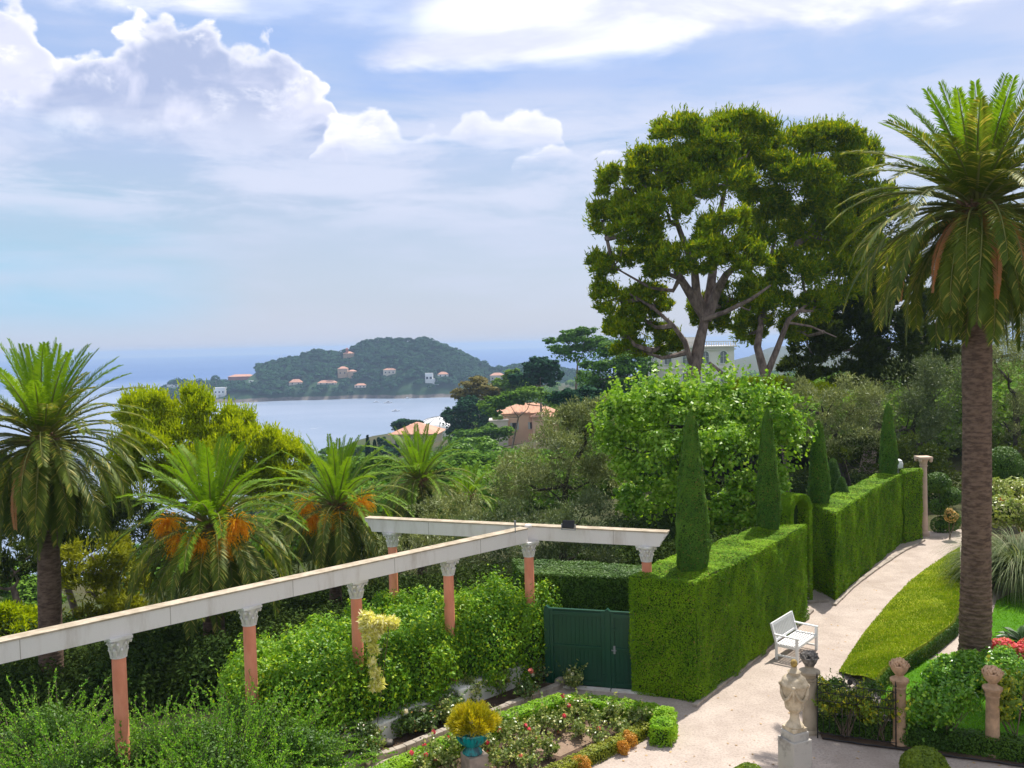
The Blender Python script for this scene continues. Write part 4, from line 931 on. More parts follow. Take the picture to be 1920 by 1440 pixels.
# yellow variegated climber
def climber():
    b = (cols[2].x+NP[0]*.6, cols[2].y+NP[1]*.6, .3); e = empty('climber', b, 'pale yellow variegated climber spilling over the glossy hedge', 'climber'); P = []
    path = [G(700, 1170, 2.2), G(690, 1185, 2.0), G(700, 1210, 1.75), G(704, 1245, 1.35), G(712, 1275, 1.0)]; q = [Vector((p.x, p.y, p.z)) for p in path]
    cl = []
    for px, py, dist, r in ((690, 1165, 18.75, .17), (712, 1168, 18.7, .14), (735, 1165, 18.8, .11), (698, 1190, 18.65, .15), (688, 1180, 18.7, .12), (700, 1215, 18.55, .09), (697, 1240, 18.5, .08), (703, 1262, 18.4, .1), (710, 1282, 18.35, .12), (700, 1285, 18.35, .08), (738, 1172, 18.7, .08)):
        p = D(px, py, dist); cl.append(((p.x, p.y, p.z), r*1.15))
    Pc, Q = cloud(sub(cl, 5, .5)+cl, 520, shell=.4); V, Fq = leaves(Pc, Q, .13, .04, .8, along=True); link('foliage', mesh_np(V, Fq), L_yellow, e)
    m = MB(); m.tube([b]+[Vector(c)-Vector((NP[0], NP[1], 0))*.15 for c, r in cl[::-1][:9:2]], .008, 5); m.build('stems', M_twig, e)
climber()
# roses in the bed along the white wall
RB = [(1075, 1262, .55), (1010, 1255, .62), (965, 1255, .7), (935, 1275, .66), (985, 1285, .5), (1000, 1240, .45), (885, 1300, .75), (848, 1318, .7), (800, 1345, .55), (835, 1330, .6), (745, 1355, .55), (772, 1350, .6), (700, 1380, .6), (672, 1385, .7), (640, 1395, .75), (590, 1415, .7), (548, 1430, .75), (615, 1425, .5), (505, 1440, .7), (690, 1400, .45)]
for i, (a, b, h) in enumerate(RB):
    p = G(a, b+26, .06); wc = [(L_whitep, 2, .07, 'rose'), (L_whitep, 3, .075, 'rose'), None, (L_whitep, 1, .08, 'rose')][i % 4]
    if i == 4: wc = (L_salmonp, 1, .10, 'rose')
    cl = [((p.x, p.y, h*.58), (.24, .24, h*.40))]
    bush('rose_bush', 'wall bed rose, %s' % ['nearest the gate post', 'second from the gate, against the end of the wall', 'tall one in front of the wall step', 'third along, with white blooms', 'low one with a peach bloom at the stone edging', 'half hidden at the wall top', 'just right of the golden bush, by the wall pier', 'behind the golden bush with white blooms', 'left of the golden bush at the wall foot', 'tucked behind the left side of the golden bush', 'small dark one above the flat rock', 'small one right of the flat rock', 'with a white bloom left of the flat rock', 'pale leaved one below the yellow climber', 'full one in the middle of the left half', 'lower left one with cream blooms', 'near the bottom edge with cream blooms', 'low one at the stone edging, bottom left', 'leftmost at the bottom edge', 'smallest, right beside the flat rock'][i], 'rose bush', cl, L_rosebed if i % 3 else L_rose, per=420, L=.065, W=.042, ns=6, ratio=.5, stems=7, shoots=14, noise=.35, base=(p.x, p.y, .06), group='rose bushes in the bed along the white wall', flowers=wc, stem_r=.009)

# ---------------------------------------------------------------- parterre
def boxhedge(name, line, w, h, label, mat, per=2600, L=.045, W=.032, amp=.03, ragged=.03):
    pts = [np.array(p, float) for p in line]; Lf, Rt = [], []
    for i, p in enumerate(pts):
        d = pts[min(i+1, len(pts)-1)]-pts[max(i-1, 0)]; d /= np.linalg.norm(d); n = np.array((-d[1], d[0])); Lf.append(p+n*w/2); Rt.append(p-n*w/2)
    return hedge(name, Lf+Rt[::-1], h, label, mat, M_core, per=per, L=L, W=W, amp=amp, ragged=ragged, ins=.06, sc=4, spread=.9)
A1 = P2((640, 1478), (745, 1432), (845, 1388), (945, 1345), (1060, 1306), h=.34)
boxhedge('box_hedge', A1, .42, .38, 'bright green clipped box hedge on the far left side of the rose parterre', L_box)
A2 = P2((1066, 1309), (1130, 1317), (1195, 1325), (1248, 1335), h=.34)
boxhedge('box_hedge', A2, .44, .39, 'bright green box hedge below the green gate, turning the right corner of the parterre', L_box, amp=.05, ragged=.05)
boxhedge('box_hedge', P2((1243, 1330), (1246, 1348), (1239, 1370), h=.34), .46, .405, 'rounded bright box block at the right corner of the parterre', L_box, amp=.06, ragged=.06)
A3 = P2((1243, 1338), (1247, 1350), (1238, 1366), h=.34)
A4 = P2((1215, 1356), (1160, 1384), (1100, 1412), (1030, 1445), (980, 1470), h=.22)
boxhedge('box_hedge', A4, .28, .24, 'low olive green box edging along the gravel in front of the parterre', L_boxold, L=.04, W=.026)
for (a, b, s, l) in ((1180, 1384, .19, 'orange scorched patch of box on the low edging'), (1168, 1398, .14, 'orange dried tuft just below the scorched patch'), (1092, 1428, .17, 'yellow scorched patch of box near the bottom edge')):
    p = G(a, b, .18); bush('scorched_box', l, 'box plant', [((p.x, p.y, .14), (s, s*.8, .17))], L_orange, per=2600, L=.035, W=.02, ns=4, ratio=.5, stems=3, base=(p.x, p.y, 0), group='orange dried box plants in the low edging')
pp = [tuple(x) for x in A1]+[tuple(x) for x in A2]+[tuple(x) for x in A3]+[tuple(x) for x in A4]
sheet('parterre_soil', ccw(pp), .05, M_soil)
sheet('narrow_path', ccw([tuple(x) for x in EDGE]+[tuple(x) for x in A1[::-1]]+[]), .004, G_gravel2)
q = P2((1000, 1410), (1060, 1372), (1110, 1362), (1118, 1392), (1050, 1424)); sheet('bare_earth', ccw(q), .058, pbr('dry_soil', (.30, .21, .15), (.22, .15, .10), 3, .95, .8, 30))
PR = [(1150, 1335, .5, 0), (1195, 1345, .45, 1), (1085, 1330, .5, 0), (1060, 1345, .55, 2), (1118, 1352, .45, 0), (1020, 1352, .5, 1), (990, 1372, .5, 2), (1120, 1378, .42, 3), (1045, 1362, .45, 2), (955, 1385, .55, 2), (965, 1410, .5, 0), (1000, 1400, .45, 2), (1030, 1405, .42, 1), (945, 1360, .5, 0), (935, 1430, .5, 0), (990, 1432, .45, 3), (915, 1400, .45, 2), (845, 1400, .45, 2), (815, 1420, .5, 2), (845, 1432, .45, 1), (790, 1440, .45, 2), (1160, 1360, .42, 1), (820, 1405, .4, 2), (1085, 1365, .4, 1)]
nmP = ['at the far right behind the box hedge', 'right corner one beside the orange patch', 'pale leaved one under the back box hedge', 'with pink blooms left of the bare earth', 'above the bare earth', 'just right of the golden bush', 'with pink blooms right of the turquoise urn', 'with a red bloom right of the bare earth', 'with a bloom at the top of the bare earth', 'dense one with pink blooms beside the turquoise urn', 'low pale one in front of the bare earth', 'with coral blooms in the middle', 'thin one at the bare earth edge', 'close behind the turquoise urn', 'at the bottom right of the urn pedestal', 'thin one above the lower scorched patch', 'behind the urn pedestal with a pink bloom', 'left of the turquoise urn with large pink bloom', 'with two pink blooms left of the pedestal', 'pale one left of the pedestal foot', 'leftmost with a red bloom at the picture bottom', 'small pale one near the orange patch', 'small one left of the turquoise urn foot', 'small one above the low edging']
for i, (a, b, h, f) in enumerate(PR):
    p = G(a, b+18, .05); cl = [((p.x, p.y, h*.66), (.20, .20, h*.32))]
    fl = [None, (L_whitep, 1, .05, 'rose'), (L_pink, 2, .065, 'rose'), (L_salmonp, 1, .06, 'rose')][f]
    bush('rose_bush', 'parterre rose, '+nmP[i], 'rose bush', cl, L_rose, per=260, L=.065, W=.045, ns=6, ratio=.5, stems=9, shoots=14, noise=.4, base=(p.x, p.y, .05), group='rose bushes planted in the parterre', flowers=fl, stem_r=.009, spread=.9)
# turquoise urn with its golden bush on a stone pedestal
def potset():
    Z = 17.55; p = D(890, 1412, Z); z = p.z; x = p.x
    e = empty('pedestal', (x, Z, 0), 'square pale stone pedestal under the turquoise urn', 'pedestal')
    MB().box((x, Z, z/2-.02), (.43, .43, z+.04), rz=.5).build('pedestal_block', pbr('pinkish_stone', (.50, .40, .33), (.36, .29, .24), 5, .85, .5, 40), e, bevel=.02)
    pot = MB(); s = .98; pr = [(.17, 0), (.20, .02), (.19, .06), (.13, .12), (.125, .15), (.20, .20), (.27, .27), (.32, .36), (.335, .43), (.345, .44), (.345, .475), (.315, .475), (.30, .43), (.27, .41)]
    q = D(886, 1412, Z); pot.lathe([(r*s, zz*s) for r, zz in pr], (q.x, Z, z), 48, flute=.03, nf=24); o = pot.build('urn', M_teal, smooth=True); o.name = 'turquoise_urn'; tag(o, 'turquoise glazed fluted urn holding a golden bush', 'urn')
    c = (q.x+.02, Z, z+.52); P, N_ = [], []
    n = 9000; a = RNG.uniform(0, 2*math.pi, n); el = np.arcsin(RNG.uniform(-.03, 1, n)); l = RNG.uniform(.25, 1, n)**.5
    wv = 1+.10*np.sin(a*5+el*4)+.07*np.sin(a*11)
    Pp = np.column_stack([c[0]+np.cos(a)*np.cos(el)*l*.50*wv, c[1]+np.sin(a)*np.cos(el)*l*.50*wv, c[2]+np.sin(el)*l*.44*wv+.02]); Q = np.column_stack([np.cos(a)*np.cos(el), np.sin(a)*np.cos(el), np.sin(el)+.15])
    V, Fq = leaves(Pp, Q, .10, .016, .4, along=True); g = empty('golden_bush', c, 'rounded golden yellow conifer bush growing in the turquoise urn', 'bush'); link('foliage', mesh_np(V, Fq), L_goldbush, g)
    m = MB()
    for i in range(9):
        aa = i*.7; m.tube([(c[0], c[1], c[2]-.06), (c[0]+.15*math.cos(aa), c[1]+.15*math.sin(aa), c[2]+.15)], [.014, .006], 5)
    m.build('stems', M_twig, g)
potset()
# ---------------------------------------------------------------- trees
def ell(px, py, rpx, rpy, Z, dep=None):
    p = D(px, py, Z); a, b = rpx/F*Z, rpy/F*Z; return (tuple(p), (a, dep if dep else (a+b)/2, b))
def tree(name, label, cat_, base, ells, mat, tr=.3, k1=9, r1=.42, k2=6, r2=.5, per=60, L=.25, W=.07, along=True, spread=.6, bark=None, limbs=None, group=None, up=.5, shell=.35, flat=.3,
         trunk=None, nl=10, noise=.2, core=False, out=.85, fill_=.35, tufts=0):
    """base = foot of the trunk, ells = main masses of the crown; limbs reach into the masses"""
    base = Vector(base); e = empty(name, base, label, cat_, group); rng = RNG
    c1 = sub(ells, k1, r1, rng, up=up, out=out); c2 = sub(c1, k2, r2, rng, up=up*1.2, out=.8)+[(c, np.array(r)*.75) for c, r in c1]
    P, Q = cloud(c2, per, shell=shell, flat=flat, noise=noise)
    if fill_:
        P2_, Q2 = cloud(ells, per*fill_, shell=.2, noise=.1); P = np.concatenate([P, P2_]); Q = np.concatenate([Q, Q2])
    if tufts:
        cand = np.flatnonzero(Q[:, 2] > .25); i = rng.choice(cand, tufts); o = P[i]; uu = unit(Q[i]*.6+np.array((0, 0, 1.0))+rng.standard_normal(o.shape)*.25); ln = rng.uniform(.25, .6, (tufts, 1))
        for k in (.2, .45, .7, .95): P = np.concatenate([P, o+uu*ln*k]); Q = np.concatenate([Q, unit(uu+rng.standard_normal(uu.shape)*.35)])
    zmin = th(base.x, base.y)+.05; k = P[:, 2] > zmin; P, Q = P[k], Q[k]
    V, Fq = leaves(P, Q+np.array((0, 0, .55)), L, W, spread, along=along); link('crown', mesh_np(V, Fq), mat, e)
    m = MB(); cc = Vector(np.mean([c for c, r in ells], 0))
    tp = [Vector(p) for p in trunk] if trunk else [base+Vector((0, 0, -.3)), base.lerp(cc, .35)+Vector((tr*.6, 0, 0)), base.lerp(cc, .8)]
    n = len(tp); m.tube(tp, [tr*(1-.55*i/(n-1)) for i in range(n)], 10)
    sk = [tp[n-2].lerp(tp[n-1], q) for q in (.3, .6, 1)]+[Vector(a).lerp(Vector(b_), q) for lb in (limbs or []) for a, b_ in zip(lb[0][:-1], lb[0][1:]) for q in (.5, 1)]
    for c, r in list(ells)+[c1[i] for i in rng.choice(len(c1), min(nl, len(c1)), replace=False)]:
        c = Vector(c); s = min(sk, key=lambda v: (v-c).length+(1.5 if v.z > c.z else 0)); sk.append(s.lerp(c, .6))
        md = s.lerp(c, .5)+Vector((rng.uniform(-.3, .3), rng.uniform(-.3, .3), -.12*(c-s).length)); q = tr*.36*min(1, float(np.mean(r))/1.2+.3)*(.45 if any(c_ is c1_ for c_, c1_ in ((r, x[1]) for x in c1)) else 1)
        m.tube([s, s.lerp(md, .5)+Vector((0, 0, -.03)), md, md.lerp(c, .55)+Vector((0, 0, .1)), c], [q, q*.8, q*.62, q*.42, q*.2], 6)
    for lb in (limbs or []): m.tube(lb[0], lb[1], 7)
    m.build('trunk', bark or M_bark_low, e, smooth=True); return e
def onT(px, Z, off=0): p = D(px, 700, Z); return (p.x, Z, th(p.x, Z)+off)

# --- two large Aleppo pines
ZA = 50.0
def dz(px, py, Z): return D(px, py, Z)
EA = [ell(1290, 262, 78, 42, ZA+1), ell(1372, 258, 80, 40, ZA+2), ell(1240, 318, 62, 40, ZA-.5), ell(1330, 330, 90, 55, ZA), ell(1168, 352, 46, 42, ZA), ell(1128, 412, 38, 34, ZA+.5), ell(1190, 420, 52, 38, ZA-1), ell(1250, 395, 55, 40, ZA-1.5),
      ell(1360, 440, 48, 42, ZA-3), ell(1300, 482, 66, 34, ZA-3.2), ell(1395, 490, 52, 34, ZA-2.8), ell(1130, 500, 32, 24, ZA), ell(1150, 560, 42, 30, ZA+.5), ell(1250, 500, 45, 34, ZA), ell(1195, 600, 46, 34, ZA+1), ell(1175, 655, 34, 18, ZA+1), ell(1240, 640, 36, 28, ZA+1.5), ell(1380, 560, 42, 40, ZA+1), ell(1330, 590, 36, 36, ZA+2), ell(1220, 560, 40, 30, ZA+1), ell(1205, 470, 45, 32, ZA+1), ell(1165, 620, 34, 26, ZA+.5)]
bA = D(1302, 735, ZA); fA = (bA.x, ZA, th(bA.x, ZA))
trA = [(fA[0], ZA, fA[2]-.5), tuple(D(1300, 700, ZA)), tuple(D(1312, 640, ZA)), tuple(D(1324, 590, ZA))]
lA = [([D(1324, 596, ZA), D(1300, 560, ZA), D(1275, 520, ZA-.5), D(1255, 470, ZA-.5)], [.34, .28, .2, .1]), ([D(1322, 596, ZA), D(1306, 550, ZA), D(1302, 500, ZA-1), D(1300, 440, ZA)], [.32, .26, .2, .1]),
      ([D(1324, 600, ZA), D(1345, 545, ZA), D(1362, 515, ZA-1), D(1400, 480, ZA-1)], [.34, .27, .2, .1]), ([D(1318, 600, ZA-.3), D(1360, 585, ZA-1), D(1410, 560, ZA-1.2), D(1445, 535, ZA-1)], [.16, .13, .1, .05]),
      ([D(1296, 680, ZA-.2), D(1284, 640, ZA-.5), D(1262, 610, ZA-.5), D(1222, 575, ZA), D(1170, 545, ZA)], [.17, .15, .12, .09, .04]), ([D(1275, 520, ZA-.5), D(1262, 545, ZA), D(1220, 540, ZA), D(1150, 500, ZA)], [.15, .12, .08, .04]), ([D(1325, 595, ZA), D(1338, 500, ZA+1), D(1350, 400, ZA+1), D(1370, 300, ZA+1)], [.3, .24, .16, .06]),
      ([D(1300, 500, ZA), D(1270, 420, ZA), D(1250, 330, ZA)], [.2, .14, .06]), ([D(1330, 680, ZA-.5), D(1355, 700, ZA-1), D(1368, 716, ZA-1)], [.08, .1, .12])]
PK = dict(k1=14, r1=.37, k2=9, r2=.42, per=105, L=.25, W=.07, up=.4, spread=.8, flat=.15, noise=.34, shell=.25, tufts=3500)
tree('aleppo_pine', 'tallest spreading pine with forked grey trunk in front of the white palace', 'pine', fA, EA, L_aleppo, tr=.48, trunk=trA, limbs=lA, nl=44, fill_=.36, **PK)
ZB2 = 54.0
EB = [ell(1480, 275, 62, 34, ZB2), ell(1555, 268, 62, 30, ZB2+.5), ell(1420, 330, 55, 55, ZB2+1), ell(1500, 345, 75, 52, ZB2-1), ell(1585, 335, 50, 55, ZB2), ell(1450, 425, 60, 48, ZB2+1), ell(1540, 430, 68, 50, ZB2), ell(1600, 440, 50, 60, ZB2+1), ell(1500, 505, 55, 40, ZB2-1), ell(1570, 530, 58, 45, ZB2), ell(1455, 580, 40, 34, ZB2-1), ell(1400, 620, 36, 30, ZB2), ell(1530, 575, 36, 26, ZB2-1), ell(1420, 545, 36, 30, ZB2), ell(1620, 300, 34, 38, ZB2+1), ell(1610, 390, 50, 50, ZB2+1), ell(1490, 620, 30, 24, ZB2)]
bB = D(1436, 740, ZB2-2); fB = (bB.x, ZB2-2, th(bB.x, ZB2-2))
trB = [(fB[0], ZB2-2, fB[2]-.5), tuple(D(1437, 715, ZB2-2)), tuple(D(1420, 650, ZB2-2)), tuple(D(1428, 600, ZB2-1))]
lB = [([D(1428, 605, ZB2-1), D(1436, 540, ZB2), D(1450, 460, ZB2)], [.26, .2, .1]), ([D(1437, 705, ZB2-2), D(1455, 660, ZB2-2), D(1478, 600, ZB2-2), D(1520, 565, ZB2-1)], [.2, .18, .14, .07]), ([D(1478, 605, ZB2-2), D(1520, 612, ZB2-2), D(1568, 632, ZB2-2)], [.08, .06, .03]), ([D(1445, 500, ZB2), D(1490, 460, ZB2), D(1540, 400, ZB2)], [.2, .14, .06])]
tree('aleppo_pine', 'second large pine with a thin leaning trunk between the tallest pine and the palm', 'pine', fB, EB, L_aleppo, tr=.34, trunk=trB, limbs=lB, nl=30, fill_=.55, **PK)
ZC = 58.0
EC = [ell(1640, 560, 60, 60, ZC), ell(1600, 640, 75, 50, ZC), ell(1530, 640, 55, 40, ZC-1), ell(1505, 690, 40, 26, ZC-1), ell(1590, 700, 70, 26, ZC), ell(1680, 640, 60, 70, ZC+1), ell(1620, 480, 45, 50, ZC+2), ell(1690, 500, 50, 60, ZC+3), ell(1760, 600, 60, 60, ZC+4), ell(1850, 560, 80, 60, ZC+6), ell(1650, 420, 50, 60, ZC+2), ell(1560, 590, 50, 45, ZC), ell(1740, 690, 70, 45, ZC+3), ell(1660, 710, 60, 30, ZC)]
tree('pine_tree', 'dark dense pine filling the gap below and behind the big palm crown', 'pine', onT(1620, ZC), EC, L_pine_d, tr=.5, nl=10, fill_=.3, k1=9, r1=.42, k2=5, r2=.46, per=75, L=.32, W=.10)
# --- olives
OL = dict(k1=8, r1=.42, k2=6, r2=.45, per=75, L=.13, W=.032, spread=.8, up=.4, bark=M_bark_old, flat=.1, fill_=.35, noise=.3)
tree('olive_tree', 'grey green olive tree between the palms and the bright broad leaved tree', 'olive tree', onT(1030, 33), [ell(1100, 825, 60, 58, 33), ell(1030, 860, 75, 50, 32.5), ell(1090, 778, 44, 32, 33.5), ell(1130, 790, 46, 40, 33.5), ell(1055, 805, 50, 36, 33), ell(960, 900, 55, 42, 32), ell(1030, 920, 85, 55, 32), ell(1120, 905, 70, 50, 33)], L_olive, tr=.22, nl=8, **OL)
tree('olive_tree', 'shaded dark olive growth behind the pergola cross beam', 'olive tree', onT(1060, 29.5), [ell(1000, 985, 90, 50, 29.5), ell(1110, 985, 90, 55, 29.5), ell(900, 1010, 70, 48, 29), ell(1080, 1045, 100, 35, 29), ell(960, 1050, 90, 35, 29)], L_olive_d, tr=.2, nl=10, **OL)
tree('olive_tree', 'pale olive bush behind the left end of the cross beam', 'olive tree', onT(830, 30.5), [ell(830, 985, 70, 48, 31), ell(770, 1040, 60, 45, 30), ell(850, 1050, 70, 40, 30), ell(885, 960, 40, 36, 31)], L_olive, tr=.16, nl=8, **OL)
OR = dict(OL); OR.update(per=48, L=.17, W=.042)
tree('olive_tree', 'silvery olive tree behind the second cypress cone', 'olive tree', onT(1590, 46), [ell(1540, 760, 65, 45, 45), ell(1610, 755, 65, 48, 46), ell(1580, 820, 80, 40, 45), ell(1500, 740, 40, 26, 46)], L_olive, tr=.3, nl=8, **OR)
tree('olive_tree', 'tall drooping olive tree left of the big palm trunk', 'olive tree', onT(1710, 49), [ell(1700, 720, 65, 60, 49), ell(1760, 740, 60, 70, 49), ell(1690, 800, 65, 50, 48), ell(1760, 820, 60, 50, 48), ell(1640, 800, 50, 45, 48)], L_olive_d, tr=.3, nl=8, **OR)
tree('olive_tree', 'olive tree right of the big palm trunk at the picture edge', 'olive tree', onT(1900, 50), [ell(1890, 700, 60, 60, 50), ell(1960, 740, 70, 70, 50), ell(1880, 790, 55, 45, 49), ell(1850, 640, 60, 50, 52), ell(1940, 620, 70, 60, 54)], L_olive, tr=.3, nl=8, **OR)
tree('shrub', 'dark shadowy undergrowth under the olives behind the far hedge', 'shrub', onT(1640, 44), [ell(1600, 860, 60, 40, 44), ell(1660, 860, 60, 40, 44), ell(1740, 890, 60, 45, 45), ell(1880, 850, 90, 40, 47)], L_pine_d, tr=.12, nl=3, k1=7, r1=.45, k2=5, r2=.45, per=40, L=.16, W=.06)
# yellow green pine low behind the two trunks
tree('young_pine', 'low yellow green young pine behind the two pine trunks', 'pine', onT(1480, 48), [ell(1440, 735, 70, 22, 47), ell(1520, 735, 60, 20, 48), ell(1395, 728, 40, 16, 47)], L_pine_y, tr=.15, nl=4, k1=8, r1=.42, k2=5, r2=.46, per=60, L=.26, W=.06)
# --- the bright broad-leaved tree
ZL = 30.0
EL = [ell(1190, 790, 62, 52, ZL), ell(1265, 775, 75, 55, ZL-.5), ell(1350, 768, 80, 50, ZL), ell(1430, 790, 68, 50, ZL), ell(1470, 850, 50, 45, ZL), ell(1150, 840, 42, 40, ZL), ell(1230, 870, 85, 60, ZL-1), ell(1340, 860, 90, 65, ZL-1.2), ell(1430, 910, 60, 45, ZL-.5), ell(1220, 945, 70, 40, ZL-.5), ell(1330, 950, 90, 50, ZL-.5)]
lt = tree('broad_leaved_tree', 'bright green broad leaved tree with shiny leaves behind the near clipped hedge', 'tree', onT(1320, ZL), EL, L_linden, tr=.2, k1=9, r1=.38, k2=5, r2=.42, per=95, L=.14, W=.10, along=False, spread=.75, nl=14, fill_=.25, bark=M_bark_old, noise=.3, flat=0, up=.6)
def shoots():          # upright leafy shoots that break the outline
    Ps, Ns = [], []
    for i in range(280):
        c, r = EL[RNG.integers(0, 6)]; d = RNG.standard_normal(3); d[2] = abs(d[2])+.5; d /= np.linalg.norm(d); p = np.array(c)+d*np.array(r)*.95; u = unit((d*.5+np.array((0, 0, .8)))[None])[0]; l = RNG.uniform(.4, 1.1)
        for k in range(14): t = k/14; Ps.append(p+u*l*t+RNG.standard_normal(3)*.05*(1.3-t)); Ns.append(unit((d+RNG.standard_normal(3)*.5)[None])[0])
    V, Fq = leaves(np.array(Ps), np.array(Ns), .145, .10, .6); link('shoots', mesh_np(V, Fq), L_linden, lt)
shoots()
# --- pines at the left, behind the palms
PY = dict(k1=15, r1=.36, k2=9, r2=.40, per=130, L=.20, W=.06, up=1.0, spread=.6, fill_=.4, noise=.34, shell=.25, tufts=6000)
tree('young_pine', 'bright yellow green pine crown rising behind the palms against the bay', 'pine', onT(380, 44), [ell(275, 785, 48, 42, 43), ell(345, 785, 60, 45, 44), ell(420, 820, 62, 45, 44), ell(480, 850, 55, 42, 44), ell(300, 850, 80, 60, 43), ell(400, 890, 90, 50, 43), ell(540, 870, 42, 38, 45), ell(500, 920, 70, 40, 44), ell(270, 930, 70, 60, 43)], L_pine_y, tr=.35, nl=8, **PY)
PD = dict(k1=8, r1=.42, k2=5, r2=.44, per=55, L=.26, W=.06, up=.8, spread=.5, fill_=.3)
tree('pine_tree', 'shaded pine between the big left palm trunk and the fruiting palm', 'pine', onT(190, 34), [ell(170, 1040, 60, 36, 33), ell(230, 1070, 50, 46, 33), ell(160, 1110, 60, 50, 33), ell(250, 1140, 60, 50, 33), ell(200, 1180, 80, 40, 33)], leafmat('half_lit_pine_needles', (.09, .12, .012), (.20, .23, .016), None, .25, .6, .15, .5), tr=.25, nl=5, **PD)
tree('pine_tree', 'pine with lit top at the left picture edge below the big palm', 'pine', onT(30, 36), [ell(20, 1065, 60, 30, 36), ell(60, 1040, 40, 26, 36), ell(-30, 1090, 60, 40, 36)], L_pine_d, tr=.25, nl=4, **PD)
tree('young_pine', 'low yellow green pine crown at the left edge just above the pergola beam', 'pine', onT(10, 30), [ell(10, 1175, 62, 32, 30), ell(50, 1195, 42, 30, 30), ell(-40, 1200, 60, 50, 30)], L_pine_y, tr=.2, nl=4, **PD)
tree('broad_tree', 'bluish green distant tree seen low between the left palm trunk and the pines', 'tree', onT(40, 70), [ell(30, 1110, 60, 30, 70), ell(70, 1130, 50, 30, 70), ell(0, 1080, 60, 30, 72)], L_mid, tr=.3, nl=4, k1=7, r1=.45, k2=4, r2=.5, per=25, L=.3, W=.2, along=False)
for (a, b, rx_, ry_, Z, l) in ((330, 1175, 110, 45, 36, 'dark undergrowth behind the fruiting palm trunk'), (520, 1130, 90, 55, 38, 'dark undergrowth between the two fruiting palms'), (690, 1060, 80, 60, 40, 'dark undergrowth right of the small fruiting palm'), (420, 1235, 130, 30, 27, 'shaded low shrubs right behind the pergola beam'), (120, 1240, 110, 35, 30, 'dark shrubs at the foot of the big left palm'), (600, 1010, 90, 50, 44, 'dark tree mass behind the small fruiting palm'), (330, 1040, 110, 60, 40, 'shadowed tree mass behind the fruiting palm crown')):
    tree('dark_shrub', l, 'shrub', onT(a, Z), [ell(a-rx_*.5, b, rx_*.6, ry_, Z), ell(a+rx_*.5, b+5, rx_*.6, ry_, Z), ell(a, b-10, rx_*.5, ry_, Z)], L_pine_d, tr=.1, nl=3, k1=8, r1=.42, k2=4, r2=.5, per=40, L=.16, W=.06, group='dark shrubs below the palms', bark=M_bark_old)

tree('pine_tree', 'shadowed pines filling the gaps behind the big left palm crown', 'pine', onT(150, 42), [ell(20, 960, 90, 60, 42), ell(40, 1000, 80, 50, 38), ell(130, 1050, 60, 45, 38), ell(150, 1000, 50, 40, 38), ell(-10, 930, 60, 60, 38), ell(140, 985, 80, 50, 41), ell(250, 990, 70, 45, 41), ell(-20, 900, 50, 50, 43)], L_pine_d, tr=.25, nl=4, k1=8, r1=.42, k2=5, r2=.44, per=60, L=.24, W=.07, up=.8, fill_=.4)
